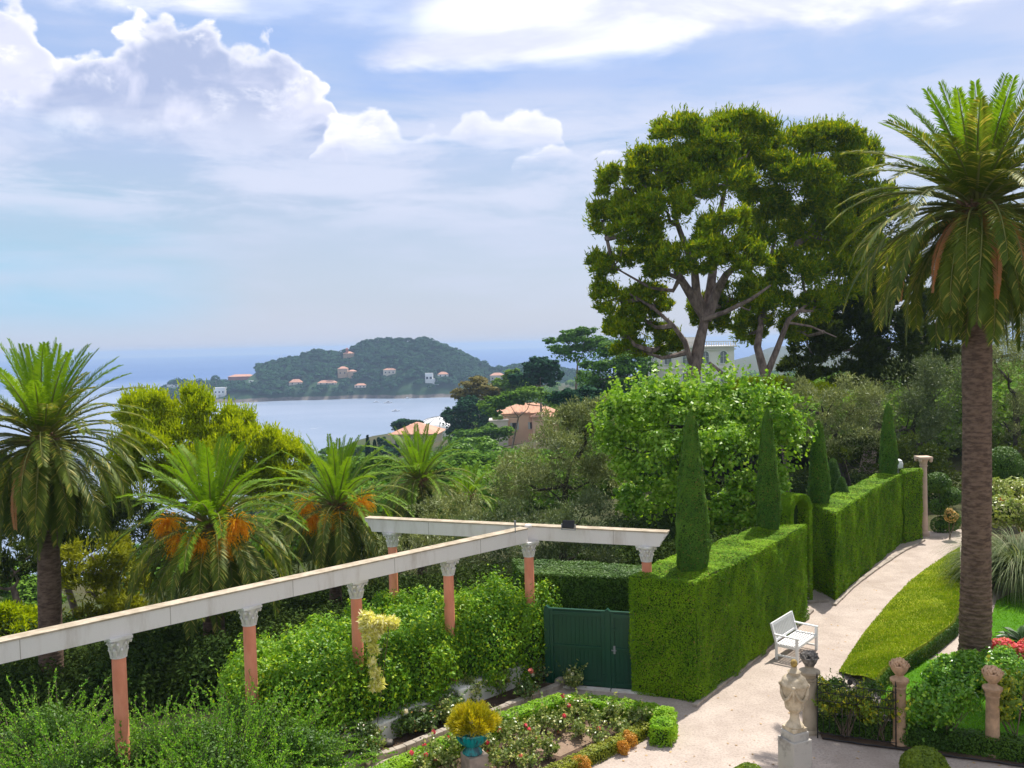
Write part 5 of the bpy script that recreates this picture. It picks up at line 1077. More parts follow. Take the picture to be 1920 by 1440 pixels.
# ---------------------------------------------------------------- palms
def palm(base, top, R, L, nf, label, rings=1.0, hang=1.0, elmax=86, elmin=-72, lf=.44, lw=.039, fruits=0, dead=0, young=.33, seed=1, erect=1.0, group='date palms in the garden', nleaf=78, lean=0.0, skirt=1.0):
    rng = np.random.default_rng(seed); base, top = Vector(base), Vector(top); e = empty('palm_tree', base, label, 'palm tree', group)
    H = (top-base).length; seg = 72; nr = int(H/.045); vs, fs = [], []
    wob = [rng.uniform(0, 6.28) for _ in range(4)]
    for i in range(nr+1):
        t = i/nr; z = t*H; c = base.lerp(top, t)+Vector((.05*math.sin(t*3+wob[0]), 0, 0))*(R/.4)
        rr = R*(1.10-.16*t+.03*math.sin(t*9+wob[1])+.02*math.sin(t*23+wob[2])+.22*max(0, (.05-t)/.05)) 
        if t > .92: rr *= 1+.35*math.sin((t-.92)/.08*math.pi*.5)
        for k in range(seg):
            a = 2*math.pi*k/seg; row = z/.115; odd = int(math.floor(row)) % 2; f = row-math.floor(row); u = (k/seg*15+odd*.5) % 1.0
            dm = max(0.0, 1-abs(u-.5)*2.0*(.5+f*.9)); r = rr*(1+rings*(.055+.05*max(0, 1-t*3))*(f*.6+.55*dm*f-.35)); vs.append(c+Vector((r*math.cos(a), r*math.sin(a), 0)))
    for i in range(nr):
        for k in range(seg): fs.append((i*seg+k, i*seg+(k+1) % seg, (i+1)*seg+(k+1) % seg, (i+1)*seg+k))
    MB().add(vs, fs).build('trunk', M_bark, e)
    up = Vector((0, 0, 1)); adult, yng = [], []; rac = MB(); deads = []
    boots = MB()
    for i in range(70):
        a = i*2.399; z = rng.uniform(-.55, .12)*(R/.4); q = top+Vector((math.cos(a)*R*1.15, math.sin(a)*R*1.15, z)); d = Vector((math.cos(a), math.sin(a), .9)).normalized(); boots.tube([q-d*.12, q+d*.14], [.075, .03], 5)
    boots.build('cut_frond_stubs', pbr('frond_stub', (.30, .16, .09), (.16, .09, .05), 6, .9), e)
    def frond(az, el, l, droop, tgt, mat_rac=True, o0=.25, lfl=lf, dens=1.0, vee=.35, twist=0.0):
        d = Vector((math.cos(az)*math.cos(el), math.sin(az)*math.cos(el), math.sin(el))); p = top+Vector((math.cos(az)*R*.6, math.sin(az)*R*.6, -.1+.35*math.sin(el)*(R/.4))); n = 16; pts = [p.copy()]; T = []
        hd = Vector((math.cos(az), math.sin(az), 0)); sd0 = up.cross(hd).normalized(); ang = el; sw = rng.uniform(-.25, .25)
        for j in range(n):
            s = (j+.5)/n; ang2 = el-droop*s**1.35; ang2 = max(ang2, math.radians(-88)); dd = hd*math.cos(ang2)+up*math.sin(ang2)+sd0*sw*s*.5; dd.normalize(); p = p+dd*l/n; pts.append(p.copy()); T.append(dd)
        if mat_rac: rac.tube(pts, [.042*(1-.9*j/n)*(l/3.5) for j in range(n+1)], 4)
        A = np.array(pts); TT = np.array(T+[T[-1]]); m = int(nleaf*dens); u = np.repeat(np.linspace(.13, 1.0, m), 2)+rng.uniform(-.003, .003, 2*m); s = np.tile((-1.0, 1.0), m); x = np.clip(u*n, 0, n-1e-3); ii = x.astype(int); f = (x-ii)[:, None]
        C = A[ii]*(1-f)+A[np.minimum(ii+1, n)]*f; t = unit(TT[ii]*(1-f)+TT[np.minimum(ii+1, n)]*f); sd = unit(np.cross(t, np.array(up)+1e-4)) ; 
        # keep the side vector steady where the frond hangs straight down
        sd = unit(sd*.5+np.array(sd0)*-.5*np.sign(np.sum(sd*-np.array(sd0), 1, keepdims=True)+1e-9)); nn = unit(np.cross(sd, t))
        tw = twist; 
        if tw: sd, nn = sd*math.cos(tw)+nn*math.sin(tw), nn*math.cos(tw)-sd*math.sin(tw)
        ll = lfl*(l/3.6)**.6*np.clip(np.sin(np.clip((u-.02)/1.0, 0, 1)**.75*math.pi*.93)+.16, .2, 1)[:, None]*rng.uniform(.85, 1.1, (2*m, 1))
        fw = .55+.75*u[:, None]; d = unit(sd*s[:, None]+t*fw+nn*vee*rng.uniform(.4, 1.3, (2*m, 1))); w = unit(np.cross(d, nn*.8+sd*s[:, None]*.25))*lw
        tip = C+d*ll-np.array((0, 0, 1))*ll*.16*(.5+rng.random((2*m, 1))); mid = C+d*ll*.45
        V = np.stack([C-w*.35, mid-w*.5, tip, mid+w*.5], 1).reshape(-1, 3); tgt.append((V, np.arange(8*m).reshape(2*m, 4)))
    for i in range(nf):
        t = (i+.5)/nf; az = i*2.39996+rng.uniform(-.15, .15); el = math.radians(elmax+(elmin-elmax)*t**.92+rng.uniform(-5, 5)); 
        l = L*((.80+.32*math.sin(min(1, t*1.5)*math.pi/2)) if t < .6 else (1.10-.30*(t-.6)/.4*skirt)*rng.uniform(.78, 1.1))*rng.uniform(.92, 1.05)
        dr = math.radians((15+86*min(1, t*1.9)) if t < .55 else 72*hang)
        frond(az, el, l, dr*(1 if t > .2 else .8), yng if t < young*.62 or (t < young and rng.random() < .6) else adult, vee=.45 if t < young else .25)
    link('crown', mesh_np(*cat(adult)), L_palm, e); link('young_fronds', mesh_np(*cat(yng)), L_palm_y, e); rac.build('frond_ribs', L_rachis, e)
    for i in range(dead):
        dd = []; rc = rac; az = -math.pi/2+rng.uniform(-1.5, 1.5) if i > 1 else (-math.pi/2+.05, -2.5)[i]; frond(az, math.radians(-8), L*rng.uniform(.85, 1.05), math.radians(95), dd, False, lfl=lf*.42, dens=1.6, vee=-.5); link('dead_frond', mesh_np(*cat(dd)), L_dead, e)
    for i in range(fruits):
        az = -math.pi/2+(-1.05, 1.0, .05, -.55, .55)[i % 5]+rng.uniform(-.12, .12); o = Vector((math.cos(az), math.sin(az), 0)); s = top+o*R*1.3+Vector((0, 0, -.05)); c = s+o*.85+Vector((0, 0, .22 if i < 2 else -.25)); Ps, Ns = [], []; rb = MB(); rb.tube([s-o*.2, s+o*.3+Vector((0, 0, .18)), c], [.03, .025, .02], 5)
        for k in range(190):
            d = unit(rng.standard_normal((1, 3))+np.array(((o.x*.6, o.y*.6, .15),)))[0]; ln = rng.uniform(.35, .72); q = np.array(c); dv = d.copy()
            for j in range(12): dv = dv+np.array((0, 0, -.16)); dv /= np.linalg.norm(dv); q = q+dv*ln/12; Ps.append(q.copy()); Ns.append(dv.copy())
        V, Fq = leaves(np.array(Ps), np.array(Ns), .075, .03, .5, along=True); fo = link('fruit_cluster', mesh_np(V, Fq), L_fruit, e)
    return e
def pt(px, py, Z): return D(px, py, Z)
ZR = 22.6; b = G(1826, 1264); b = D(1826, 1262, ZR); t = D(1832, 388, ZR)
palm((b.x, ZR, 0), t, .33, 3.4, 145, 'huge palm with ringed trunk rising from the ivy mound on the right lawn', dead=7, seed=3, lf=.50, young=.2, elmin=-74, hang=1.0, elmax=88, nleaf=84)
ZP = 27.0; b = D(98, 1270, ZP); t = D(82, 822, ZP)
palm((b.x, ZP, th(b.x, ZP)), t, .31, 3.3, 125, 'big palm at the left edge with a thick dark trunk', seed=5, lf=.46, young=.24, rings=.5, dead=1, elmin=-70, nleaf=76)
ZP = 28.0; b = D(402, 1240, ZP); t = D(397, 982, ZP)
palm((b.x, ZP, th(b.x, ZP)), t, .31, 3.15, 96, 'fruiting palm with large orange fruit clusters, second from the left', seed=8, lf=.44, young=.42, rings=.5, fruits=5, elmin=-68, nleaf=72)
ZP = 34.0; b = D(627, 1200, ZP); t = D(632, 948, ZP)
palm((b.x, ZP, th(b.x, ZP)), t, .22, 3.15, 88, 'smaller fruiting palm with red orange fruit, behind the pergola beam', seed=12, lf=.42, young=.45, rings=.5, fruits=4, elmin=-66, nleaf=66)
ZP = 42.0; b = D(792, 1100, ZP); t = D(787, 900, ZP)
palm((b.x, ZP, th(b.x, ZP)), t, .22, 3.0, 78, 'palm without fruit in front of the orange roofed villa', seed=14, lf=.44, young=.5, rings=.4, elmin=-50, nleaf=60)
ZP = 48.0; b = D(880, 1060, ZP); t = D(880, 930, ZP)
palm((b.x, ZP, th(b.x, ZP)), t, .2, 2.0, 40, 'small far palm half hidden behind the olive tree', seed=15, lf=.42, young=.5, rings=.4, elmin=-40, nleaf=46)

# ---------------------------------------------------------------- hillside beyond the garden
def hh(px0, px1, ytop, ybot, Z): 
    p = D((px0+px1)/2, ybot, Z); return p, (px1-px0)/F*Z, (ybot-ytop)/F*Z
p, w, h = hh(944, 1050, 757, 838, 210)
house((p.x, p.y, p.z), w, 9, h*.78, 'peach coloured villa with pale clay roof on the hillside behind the olive tree', M_peach, 'hip', h*.22, 0.12, ((-w*.30, h*.50), (w*.02, h*.50), (w*.34, h*.5)), chimney=(-w*.12, 4.5, h*.94), shut=True, ov=.5, name='villa', wsize=(1.0, 1.5), wings=((w*.22, -2.2, w*.42, 6, h*.70),))
p2 = D(936, 832, 206); tb = empty('terrace_block', p2, 'cream terrace building with a planted tub at the left of the peach villa', 'terrace'); MB().box((0, 3, 1.2), (4.2, 6, 8.0)).build('wall', M_cream, tb, world=False); MB().box((0, 3, 5.3), (4.5, 6.3, .25)).build('parapet', M_cream, tb, world=False); MB().ball((-.2, 1.5, 5.8), 1.1, 10, 7, (1.2, 1, .8)).build('tub_plant', leafmat('tub', (.06, .12, .02), (.1, .18, .03)), tb, world=False)
p, w, h = hh(730, 822, 798, 846, 260)
house((p.x, p.y, p.z), w*.9, 12, h*.66, 'low cream villa with wide orange tiled roof at the edge of the bay', M_cream, 'hip', h*.42, -.1, ((-w*.34, h*.30), (-w*.18, h*.3)), chimney=(-w*.12, 6, h*.85), ov=1.0, name='villa', wsize=(1.1, 2.2), shut=False)
def dome():
    p = D(828, 806, 330); e = empty('domed_building', p, 'white shallow domed building above the bay, behind the orange roofed villa', 'building'); r = 9.0
    MB().lathe([(r, -4), (r, 0), (r*1.04, .1), (r*1.04, .5)], (0, 0, 0), 40).build('drum', M_boat, e, world=False)
    m = MB(); m.lathe([(r*math.cos(a), .5+4.4*math.sin(a)) for a in np.linspace(0, 1.45, 9)], (0, 0, 0), 40)
    d = m.build('dome', M_boat, e, world=False, smooth=True); rb = MB()
    for k in range(12): a = k*math.pi/6; rb.tube([(r*1.01*math.cos(q)*math.cos(a), r*1.01*math.cos(q)*math.sin(a), .52+4.45*math.sin(q)) for q in np.linspace(.05, 1.4, 7)], .12, 4)
    rb.build('ribs', M_grey, d, world=False)
dome()
def palace():
    Z = 150.0; p = D(1305, 725, Z); h = (725-652)/F*Z; w = 12.8
    e = empty('palace', p, 'large pale belle epoque palace with arched windows seen behind the pine trunks', 'palace', None, 0.0); m = MB(); m.box((0, 5, h/2-3), (w, 10, h+6)); m.box((-2.2, 4.6, h+.9), (w*.5, 8.5, 1.8)); M_pal = pbr('palace_render', (.88, .83, .80), (.82, .76, .72), .4, .85); m.build('wall', M_pal, e, world=False)
    c = MB(); c.box((0, 5, h+.12), (w+.9, 10.9, .25)).box((0, 5, h-.35), (w+.5, 10.5, .16)).box((0, 5, h*.47), (w+.35, 10.35, .18)); c.build('cornice', M_pal, e, world=False)
    bl = MB(); bl.box((0, -.25, h+.95), (w+.7, .2, .12))
    for i in range(34): bl.lathe([(.07, h+.25), (.1, h+.5), (.05, h+.8), (.08, h+.9)], (-w/2-.2+(w+.4)*i/33, -.25, 0), 6)
    bl.build('balustrade', M_pal, e, world=False)
    for i, x in enumerate((-4.6, -1.6, 1.6, 4.6)):
        for lev, (zz, wh) in enumerate(((h*.70, 1.5), (h*.22, 1.6))):
            n = 10; w2 = .55; pr = [(-w2, -wh/2), (w2, -wh/2)]+[(w2*math.cos(a), wh/2+w2*math.sin(a)*(1 if lev == 0 else .15)) for a in np.linspace(0, math.pi, n)]
            k = len(pr); mm = MB().add([(x+a, -.05, zz+b) for a, b in pr]+[(x+a, .1, zz+b) for a, b in pr], [tuple(range(k)), tuple(range(k, 2*k))[::-1]]+[(i_, k+i_, k+(i_+1) % k, (i_+1) % k) for i_ in range(k)]); wo = mm.build('window', pbr('pale_window', (.22, .24, .27), None, rough=.3), e, world=False)
            f = MB(); pts = [(x+a*1.15, -.12, zz+b*1.05) for a, b in pr]; f.tube(pts+[pts[0]], .09, 4); f.bar((x, -.1, zz-wh/2), (x, -.1, zz+wh/2+.4), .06, .05).bar((x-.5, -.1, zz+wh*.3), (x+.5, -.1, zz+wh*.3), .05, .05); f.build('window_frame', M_boat, wo, world=False)
palace()
FT = dict(k1=8, r1=.42, k2=4, r2=.5, along=False, spread=.5, up=.6, nl=6, fill_=.4)
def ft(px, Z, ells, label, mat, tr=.35, per=6, L=.7, W=.5, name='hillside_tree', cat_='tree', **k):
    a = dict(FT); a.update(k); return tree(name, label, cat_, onT(px, Z), [ell(*q, Z) for q in ells], mat, tr=tr, per=per, L=L, W=W, **a)
ft(1068, 185, [(1095, 636, 42, 16), (1055, 650, 34, 16), (1120, 655, 26, 20), (1075, 666, 42, 14)], 'umbrella pine with flat bright crown standing against the sea', L_umb, .4, 7, .6, .42, 'umbrella_pine', 'pine', up=1.2, bark=M_bark_low, flat=.6)
ft(1150, 150, [(1150, 680, 56, 32), (1195, 692, 42, 36), (1110, 706, 34, 28), (1165, 735, 70, 30), (1120, 750, 50, 20)], 'large round crowned pine to the right of the umbrella pine', L_umb, .5, 9, .5, .36, 'umbrella_pine', 'pine')
ft(1010, 210, [(1015, 690, 28, 18), (990, 706, 34, 20), (1035, 706, 20, 20)], 'dark rounded tree left of the umbrella pine', L_far, .4, 6, .8, .6)
ft(965, 240, [(965, 715, 26, 16), (940, 728, 30, 16)], 'olive toned tree at the right of the pale headland villa', L_mid, .3)
ft(895, 240, [(895, 728, 40, 18), (870, 742, 24, 12), (925, 745, 28, 16), (900, 758, 24, 12)], 'bronze tinted pine overhanging the bay', L_brown, .4, 6, .75, .55, 'bronze_pine', 'pine', bark=M_bark_low)
ft(870, 230, [(850, 785, 28, 22), (885, 775, 34, 26), (915, 785, 26, 26), (870, 815, 40, 22)], 'dark tree clump left of the peach villa', L_far, .4, 6, .7, .5)
ft(930, 190, [(925, 815, 40, 16), (890, 822, 40, 14)], 'dark clipped trees at the foot of the cream terrace', L_mid, .3, 7, .6, .45)
ft(905, 120, [(905, 835, 34, 14), (870, 850, 28, 14)], 'light green shrub below the peach villa', leafmat('light_hillside_leaf', (.06, .15, .02), (.12, .24, .03)), .2, 12, .4, .28, 'shrub', 'shrub')
ft(880, 100, [(880, 872, 50, 20), (920, 880, 34, 22), (845, 880, 30, 16)], 'mid green trees above the small far palm', L_mid, .25, 14, .4, .28)
ft(758, 275, [(765, 795, 24, 9), (745, 802, 14, 9)], 'low tree on the shore side of the orange roofed villa', L_far, .3, 6, .8, .6)
ft(718, 260, [(718, 832, 12, 12), (730, 842, 14, 8)], 'small dark tree left of the orange roofed villa', L_far, .25, 6, .7, .5)
ft(940, 170, [(1000, 742, 45, 14), (950, 750, 40, 12), (1045, 752, 36, 14), (920, 768, 26, 14)], 'green tree band behind the roof of the peach villa', L_mid, .3, 9, .55, .4)
ft(1100, 130, [(1100, 750, 50, 20), (1060, 745, 34, 16), (1160, 758, 50, 20)], 'dark tree mass to the right of the peach villa', L_far, .3, 11, .5, .36)
ft(1215, 190, [(1218, 690, 18, 26), (1235, 705, 16, 20)], 'hazy blue green tree left of the palace', L_mid, .3, 7, .7, .5)
ft(1232, 135, [(1215, 742, 40, 20), (1250, 735, 30, 14)], 'bushy tree in front of the left palace corner', L_mid, .3, 10, .5, .36)
ft(830, 70, [(830, 890, 45, 18), (790, 900, 40, 22), (860, 915, 50, 30)], 'green shrubbery behind the palm without fruit', L_mid, .2, 22, .3, .2, 'shrub', 'shrub')
ft(700, 80, [(690, 875, 34, 16), (720, 885, 40, 22), (660, 890, 36, 20), (740, 905, 40, 22)], 'dark leafy slope between the two right hand palms', L_mid, .2, 20, .32, .22, 'shrub', 'shrub')
ft(735, 235, [(745, 852, 32, 9), (792, 856, 42, 10), (706, 848, 20, 11)], 'line of small trees along the foot of the orange roofed villa', L_far, .3, 6, .7, .5)
ft(640, 300, [(655, 850, 40, 14), (620, 858, 34, 14), (690, 862, 30, 12)], 'row of green trees on the bare shoulder left of the thin cypresses', L_mid, .3, 6, .8, .6)
ft(640, 220, [(640, 868, 40, 14), (690, 872, 40, 16), (600, 872, 30, 14)], 'low green trees below the shoulder, above the small fruiting palm', L_mid, .3, 7, .7, .5)
for px, l in ((690, 'left of a pair of thin dark cypresses on the slope above the bay'), (703, 'right of a pair of thin dark cypresses on the slope above the bay')):
    p = D(px, 850, 200); e = empty('thin_cypress', p, l, 'cypress', 'pair of thin cypresses'); top = 4.0 if px == 690 else 3.0
    tt = RNG.random(1500); a = RNG.uniform(0, 6.28, 1500); r = .55*np.sqrt(1-tt); P = np.column_stack([p.x+r*np.cos(a), p.y+r*np.sin(a), p.z-2+tt*(top+2)]); V, Fq = leaves(P, np.column_stack([np.cos(a), np.sin(a), 1+0*a]), .5, .2, .4, along=True); link('foliage', mesh_np(V, Fq), L_far, e); MB().tube([(p.x, p.y, p.z-4), (p.x, p.y, p.z+1)], .12, 5).build('trunk', M_bark_low, e)
# woodland mass over the slopes
def woodland():
    rng = np.random.default_rng(5); Ps, Ns = [], []; cnt = 0
    clear = [(944, 1052, 215), (914, 946, 215), (728, 824, 265), (785, 866, 338), (1230, 1390, 155), (905, 960, 1e9)]
    for i in range(9000):
        y = 62*math.exp(rng.random()*math.log(1250/62)); x = y*rng.uniform(-.42, .60)
        if x < -118: continue
        z = th(x, y)
        if z < SEA+1.5: continue
        r = rng.uniform(1.6, 3.6)*(1 if y < 300 else 1.5); c = (x, y, z+r*.8); a, b = PX((x, y, z+r*1.7)); a2, b2 = PX(c); rp = r/y*F
        lim = np.interp(a, [200, 600, 690, 700, 760, 830, 850, 930, 1020, 1100, 1230, 1240, 1390, 1400, 1450, 1920], [860, 860, 835, 830, 815, 800, 775, 730, 715, 700, 705, 722, 715, 690, 690, 640])
        if b < lim+3: continue
        if any(q0-rp < a < q1+rp and y < zz+4 and b < {215: 832, 265: 840, 338: 806, 155: 722}.get(int(zz), 0) for q0, q1, zz in clear if zz < 1e8): continue
        k = 150 if y < 160 else (90 if y < 350 else 50); P, Q = blob_tree_pts(c, r, k, rng, .7); Ps.append(P+rng.standard_normal(P.shape)*r*.08); Ns.append(Q); cnt += 1
    P = np.concatenate(Ps); Q = np.concatenate(Ns); s = np.clip(np.linalg.norm(P, axis=1)/330, .32, 2.3)[:, None]
    V, Fq = leaves(P, Q, 1.0, .75, .5, rng=rng); C = np.repeat(P, 4, 0); V = C+(V-C)*np.repeat(s, 4, 0)*1.6
    tag(link('woodland', mesh_np(V, Fq), L_mid), 'mixed green wood covering the slopes down to the bay', 'wood', kind='stuff'); print('woodland', cnt)
woodland()
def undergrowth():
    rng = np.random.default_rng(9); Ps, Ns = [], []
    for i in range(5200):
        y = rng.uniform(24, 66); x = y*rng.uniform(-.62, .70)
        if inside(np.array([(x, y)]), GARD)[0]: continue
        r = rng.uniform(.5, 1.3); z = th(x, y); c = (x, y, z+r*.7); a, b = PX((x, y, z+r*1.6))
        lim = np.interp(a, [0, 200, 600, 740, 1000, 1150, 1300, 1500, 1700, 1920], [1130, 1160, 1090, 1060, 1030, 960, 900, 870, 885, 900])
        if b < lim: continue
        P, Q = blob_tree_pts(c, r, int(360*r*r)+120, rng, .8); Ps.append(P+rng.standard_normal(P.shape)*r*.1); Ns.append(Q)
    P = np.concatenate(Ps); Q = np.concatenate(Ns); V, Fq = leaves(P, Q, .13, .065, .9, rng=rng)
    tag(link('undergrowth', mesh_np(V, Fq), leafmat('shaded_undergrowth_leaf', (.014, .030, .007), (.034, .052, .012), None, .1, .8, .05, .4, gain=(1.7, 1.7, 1.3))), 'dark tangled undergrowth on the slope behind the pergola and hedges', 'undergrowth', kind='stuff')  # shade behind the pergola is put into the dark leaf colour
undergrowth()
# ---------------------------------------------------------------- right side of the garden
def bench():
    o = G(1456, 1236); d = Vector((.64, .77, 0)).normalized(); ang = math.atan2(d.y, d.x)
    e = empty('bench', (o.x, o.y, 0), 'white slatted wooden bench with its back to the near clipped hedge', 'bench', None, ang)   # x along the length, -y towards the path
    L, Dp = 1.32, .56; m = MB()
    for x in (0, L): MB().bar((x, -Dp, 0), (x, -Dp, .62), .06, .07).build('leg', M_bench, e, world=False, bevel=.006)
    for x in (0, L): MB().bar((x, 0, 0), (x, .0, .44), .06, .06).bar((x, 0, .44), (x, .14, .94), .06, .055).build('back_leg', M_bench, e, world=False, bevel=.006)
    s = MB()
    for i in range(7): s.box((L/2, -.05-i*.08, .43), (L+.04, .052, .022))
    s.build('seat', M_bench, e, world=False, bevel=.004)
    f = MB()
    f.box((L/2, -Dp+.005, .385), (L-.06, .03, .07)).box((L/2, -.01, .385), (L-.06, .03, .07))
    for x in (0, L): f.box((x, -Dp/2, .385), (.04, Dp-.06, .07)).box((x, -Dp/2, .12), (.04, Dp-.06, .045))
    f.build('frame', M_bench, e, world=False, bevel=.004)
    b = MB(); M = Matrix.Rotation(-math.atan2(.14, .5), 3, 'X')
    b.bar((0, .135, .90), (L, .135, .90), .035, .09); b.bar((0, .02, .50), (L, .02, .50), .03, .06); n = 14
    for i in range(1, n): x = L*i/n; b.bar((x, .03, .50), (x, .13, .88), .015, .045)
    b.build('backrest', M_bench, e, world=False, bevel=.004)
    for x in (0, L): MB().bar((x, -Dp-.05, .64), (x, .06, .66), .075, .035).build('armrest', M_bench, e, world=False, bevel=.006)
bench()
def basket(mb, c, z, s, mat=None):
    x, y = c; rr = [(.10, z), (.14, z+.03), (.20, z+.10), (.235, z+.17), (.25, z+.20), (.23, z+.21)]
    mb.lathe([(r*s, q) for r, q in rr], (x, y, 0), 20)
    rng = np.random.default_rng(int(abs(x)*100))
    for i in range(26):
        a = i*2.4; r = .2*math.sqrt((i+.5)/26)*s; zz = z+.22+.12*(1-(r/(.2*s))**2)*s; mb.ball((x+r*math.cos(a), y+r*math.sin(a), zz), rng.uniform(.035, .062)*s, 8, 5, (1, 1, rng.uniform(.8, 1.5)))
    for i in range(7): a = i*.9; mb.tube([(x+.2*s*math.cos(a), y+.2*s*math.sin(a), z+.20), (x+.24*s*math.cos(a+.2), y+.24*s*math.sin(a+.2), z+.26), (x+.25*s*math.cos(a+.4), y+.25*s*math.sin(a+.4), z+.19)], .018, 5)
def post(px, ybase, ytop, wpx, label, shaftmat, bmat, blabel, zb=None, wide=1.0, taper=True, sq=False):
    p = G(px, ybase); Z = p.y; H = (ybase-ytop)/F*Z; r = wpx/2/F*Z*1.0
    e = empty('stone_post', (p.x, Z, 0), label, 'post', 'stone posts along the garden border'); z1 = H-.40
    m = MB(); m.lathe([(r*1.45, -.03), (r*1.45, .05), (r*1.2, .09)], (p.x, Z, 0), 4 if sq else 24, a0=math.pi/4+.2)
    m.build('base', shaftmat, e)
    MB().lathe([(r*1.08, .07), (r*1.04, .5), (r*.97, z1-.16), (r*1.1, z1-.14), (r*1.1, z1-.11), (r*1.0, z1-.10), (r*1.3, z1-.02), (r*1.5, z1+.01), (r*1.5, z1+.05), (r*.8, z1+.09), (r*.62, z1+.13), (r*.7, z1+.16)], (p.x, Z, 0), 24).build('shaft', shaftmat, e, smooth=True)
    b = MB(); basket(b, (p.x, Z), z1+.14, wide); o = b.build('stone_basket', bmat, None, smooth=True); o.data.transform(Matrix.Translation((-p.x, -Z, -(z1+.14)))); o.location = (p.x, Z, z1+.14); tag(o, blabel, 'basket ornament', 'carved stone baskets on the posts')
post(1519, 1372, 1222, 26, 'beige stone post at the iron fence, behind the garlanded urn', pbr('beige_stone', (.46, .38, .28), (.34, .28, .2), 3, .85, .5, 40), M_stone_grey, 'dark weathered stone basket on the post beside the iron fence', wide=.76)
post(1687, 1396, 1236, 23, 'orange stained stone post at the right end of the iron fence', M_stone_warm, M_stone_warm, 'rust coloured stone fruit basket on the middle post', wide=.78)
post(1861, 1417, 1250, 24, 'rusty stone post nearest the right picture edge', M_stone_warm, M_stone_warm, 'rust coloured stone fruit basket on the rightmost post', wide=.78)
def big_urn():
    Z = 17.0; q = D(1490, 1368, Z); x, z = q.x, q.z; e = empty('pedestal', (x, Z, 0), 'square weathered grey stone pedestal under the garlanded urn', 'pedestal')
    MB().box((x, Z, (z-.2)/2), (.45, .45, z-.2+.1), rz=.42).build('pedestal_block', M_stone_pale, e, bevel=.015); MB().box((x, Z, z-.11), (.375, .375, .22), rz=.42).build('plinth', M_stone_pale, e, bevel=.02)
    u = empty('garlanded_urn', (x, Z, z), 'tall carved cream stone urn with garlands and a gilded finial', 'urn'); s = 1.0
    MB().box((x, Z, z+.035), (.33, .33, .07), rz=.42).build('foot_slab', M_stone, u, bevel=.01)
    pr = [(.19, .07), (.20, .09), (.17, .13), (.12, .17), (.095, .24), (.10, .33), (.135, .38), (.19, .42), (.205, .46), (.20, .48), (.212, .50), (.215, .56), (.235, .70), (.255, .82), (.265, .86), (.285, .88), (.28, .93), (.265, .95)]
    MB().lathe([(a*.88, z+b) for a, b in pr], (x, Z, 0), 40).build('bowl', M_stone, u, smooth=True)
    MB().lathe([(.232, z+.945), (.218, z+.98), (.208, z+1.01), (.15, z+1.05), (.115, z+1.07), (.11, z+1.12), (.13, z+1.13), (.08, z+1.16), (.055, z+1.19), (.055, z+1.22)], (x, Z, 0), 32, flute=.02, nf=16).build('lid', M_stone, u, smooth=True)
    f = MB(); f.ball((x, Z, z+1.285), .066, 14, 9, (1, 1, 1.25)); o = f.build('finial', M_gold, u, smooth=True)
    g = MB()
    for k in range(4):
        a0 = k*math.pi/2-math.pi/2-.35; g.ball((x+.25*math.cos(a0), Z+.25*math.sin(a0), z+.88), .042, 9, 6)
        pts = [(x+(.243-.02*math.sin(math.pi*t))*math.cos(a0+t*math.pi/2), Z+(.243-.02*math.sin(math.pi*t))*math.sin(a0+t*math.pi/2), z+.86-.24*math.sin(math.pi*t)) for t in np.linspace(0, 1, 12)]; g.tube(pts, [.018+.016*math.sin(math.pi*i/11) for i in range(12)], 7)
        for i, q_ in enumerate(pts): g.ball(q_, .026, 6, 4)
        g.tube([(x+.246*math.cos(a0), Z+.246*math.sin(a0), z+.86), (x+.24*math.cos(a0), Z+.24*math.sin(a0), z+.70), (x+.225*math.cos(a0), Z+.225*math.sin(a0), z+.60)], [.02, .026, .012], 6)
    g.build('garland', M_stone, u, smooth=True)
big_urn()
# iron fence
def fence():
    a = G(1533, 1384); b = G(1682, 1404); a.y += .0; L = (Vector((b.x, b.y, 0))-Vector((a.x, a.y, 0))).length; ang = math.atan2(b.y-a.y, b.x-a.x); H = 1.18
    e = empty('iron_fence', (a.x, a.y, 0), 'black wrought iron fence panel with scrolls between two stone posts', 'fence', None, ang)
    for x in (0, L-.02): m = MB().tube([(x, 0, 0), (x, 0, H+.08)], .014, 6).lathe([(.001, H+.08), (.022, H+.12), (.001, H+.24)], (x, 0, 0), 6); m.build('upright', M_iron, e, world=False)
    m = MB()
    for z in (.12, H-.36, H-.18, H): m.tube([(0, 0, z), (L, 0, z)], .009, 5)
    m.build('rail', M_iron, e, world=False)
    m = MB(); n = int(L/.115)
    for i in range(1, n): m.tube([(L*i/n, 0, .12), (L*i/n, 0, H-.36)], .006, 4)
    m.build('bars', M_iron, e, world=False); m = MB(); n = int(L/.13)
    for i in range(n):
        c = L*(i+.5)/n
        for z in (H-.09, H-.27):
            m.tube([(c+.058*math.cos(t), 0, z+.075*math.sin(t)) for t in np.linspace(0, 2*math.pi, 11)], .006, 4); m.tube([(c, 0, z-.08), (c, 0, z+.08)], .005, 4)
    m.build('ring_scrolls', M_iron, e, world=False); m = MB(); c = L*.42
    m.tube([(c+.13*math.cos(t), 0, H+.09+.11*math.sin(t)) for t in np.linspace(-.4, math.pi+.4, 14)], .009, 5)
    for s in (-1, 1): m.tube([(c+s*(.18+.06*math.cos(t)), 0, H+.05+.06*math.sin(t)) for t in np.linspace(0, 5, 12)], .008, 5)
    m.ball((c, 0, H+.10), .055, 8, 6, (1, .3, 1.2)).tube([(c, 0, H), (c, 0, H+.28)], .008, 5); m.build('crest', M_iron, e, world=False)
fence()
def at(px, py, h=0.0): p = G(px, py, h); return p
def B(px, py, z, dist_shift, r): p = G(px, py, z); return ((p.x, p.y, z), r)
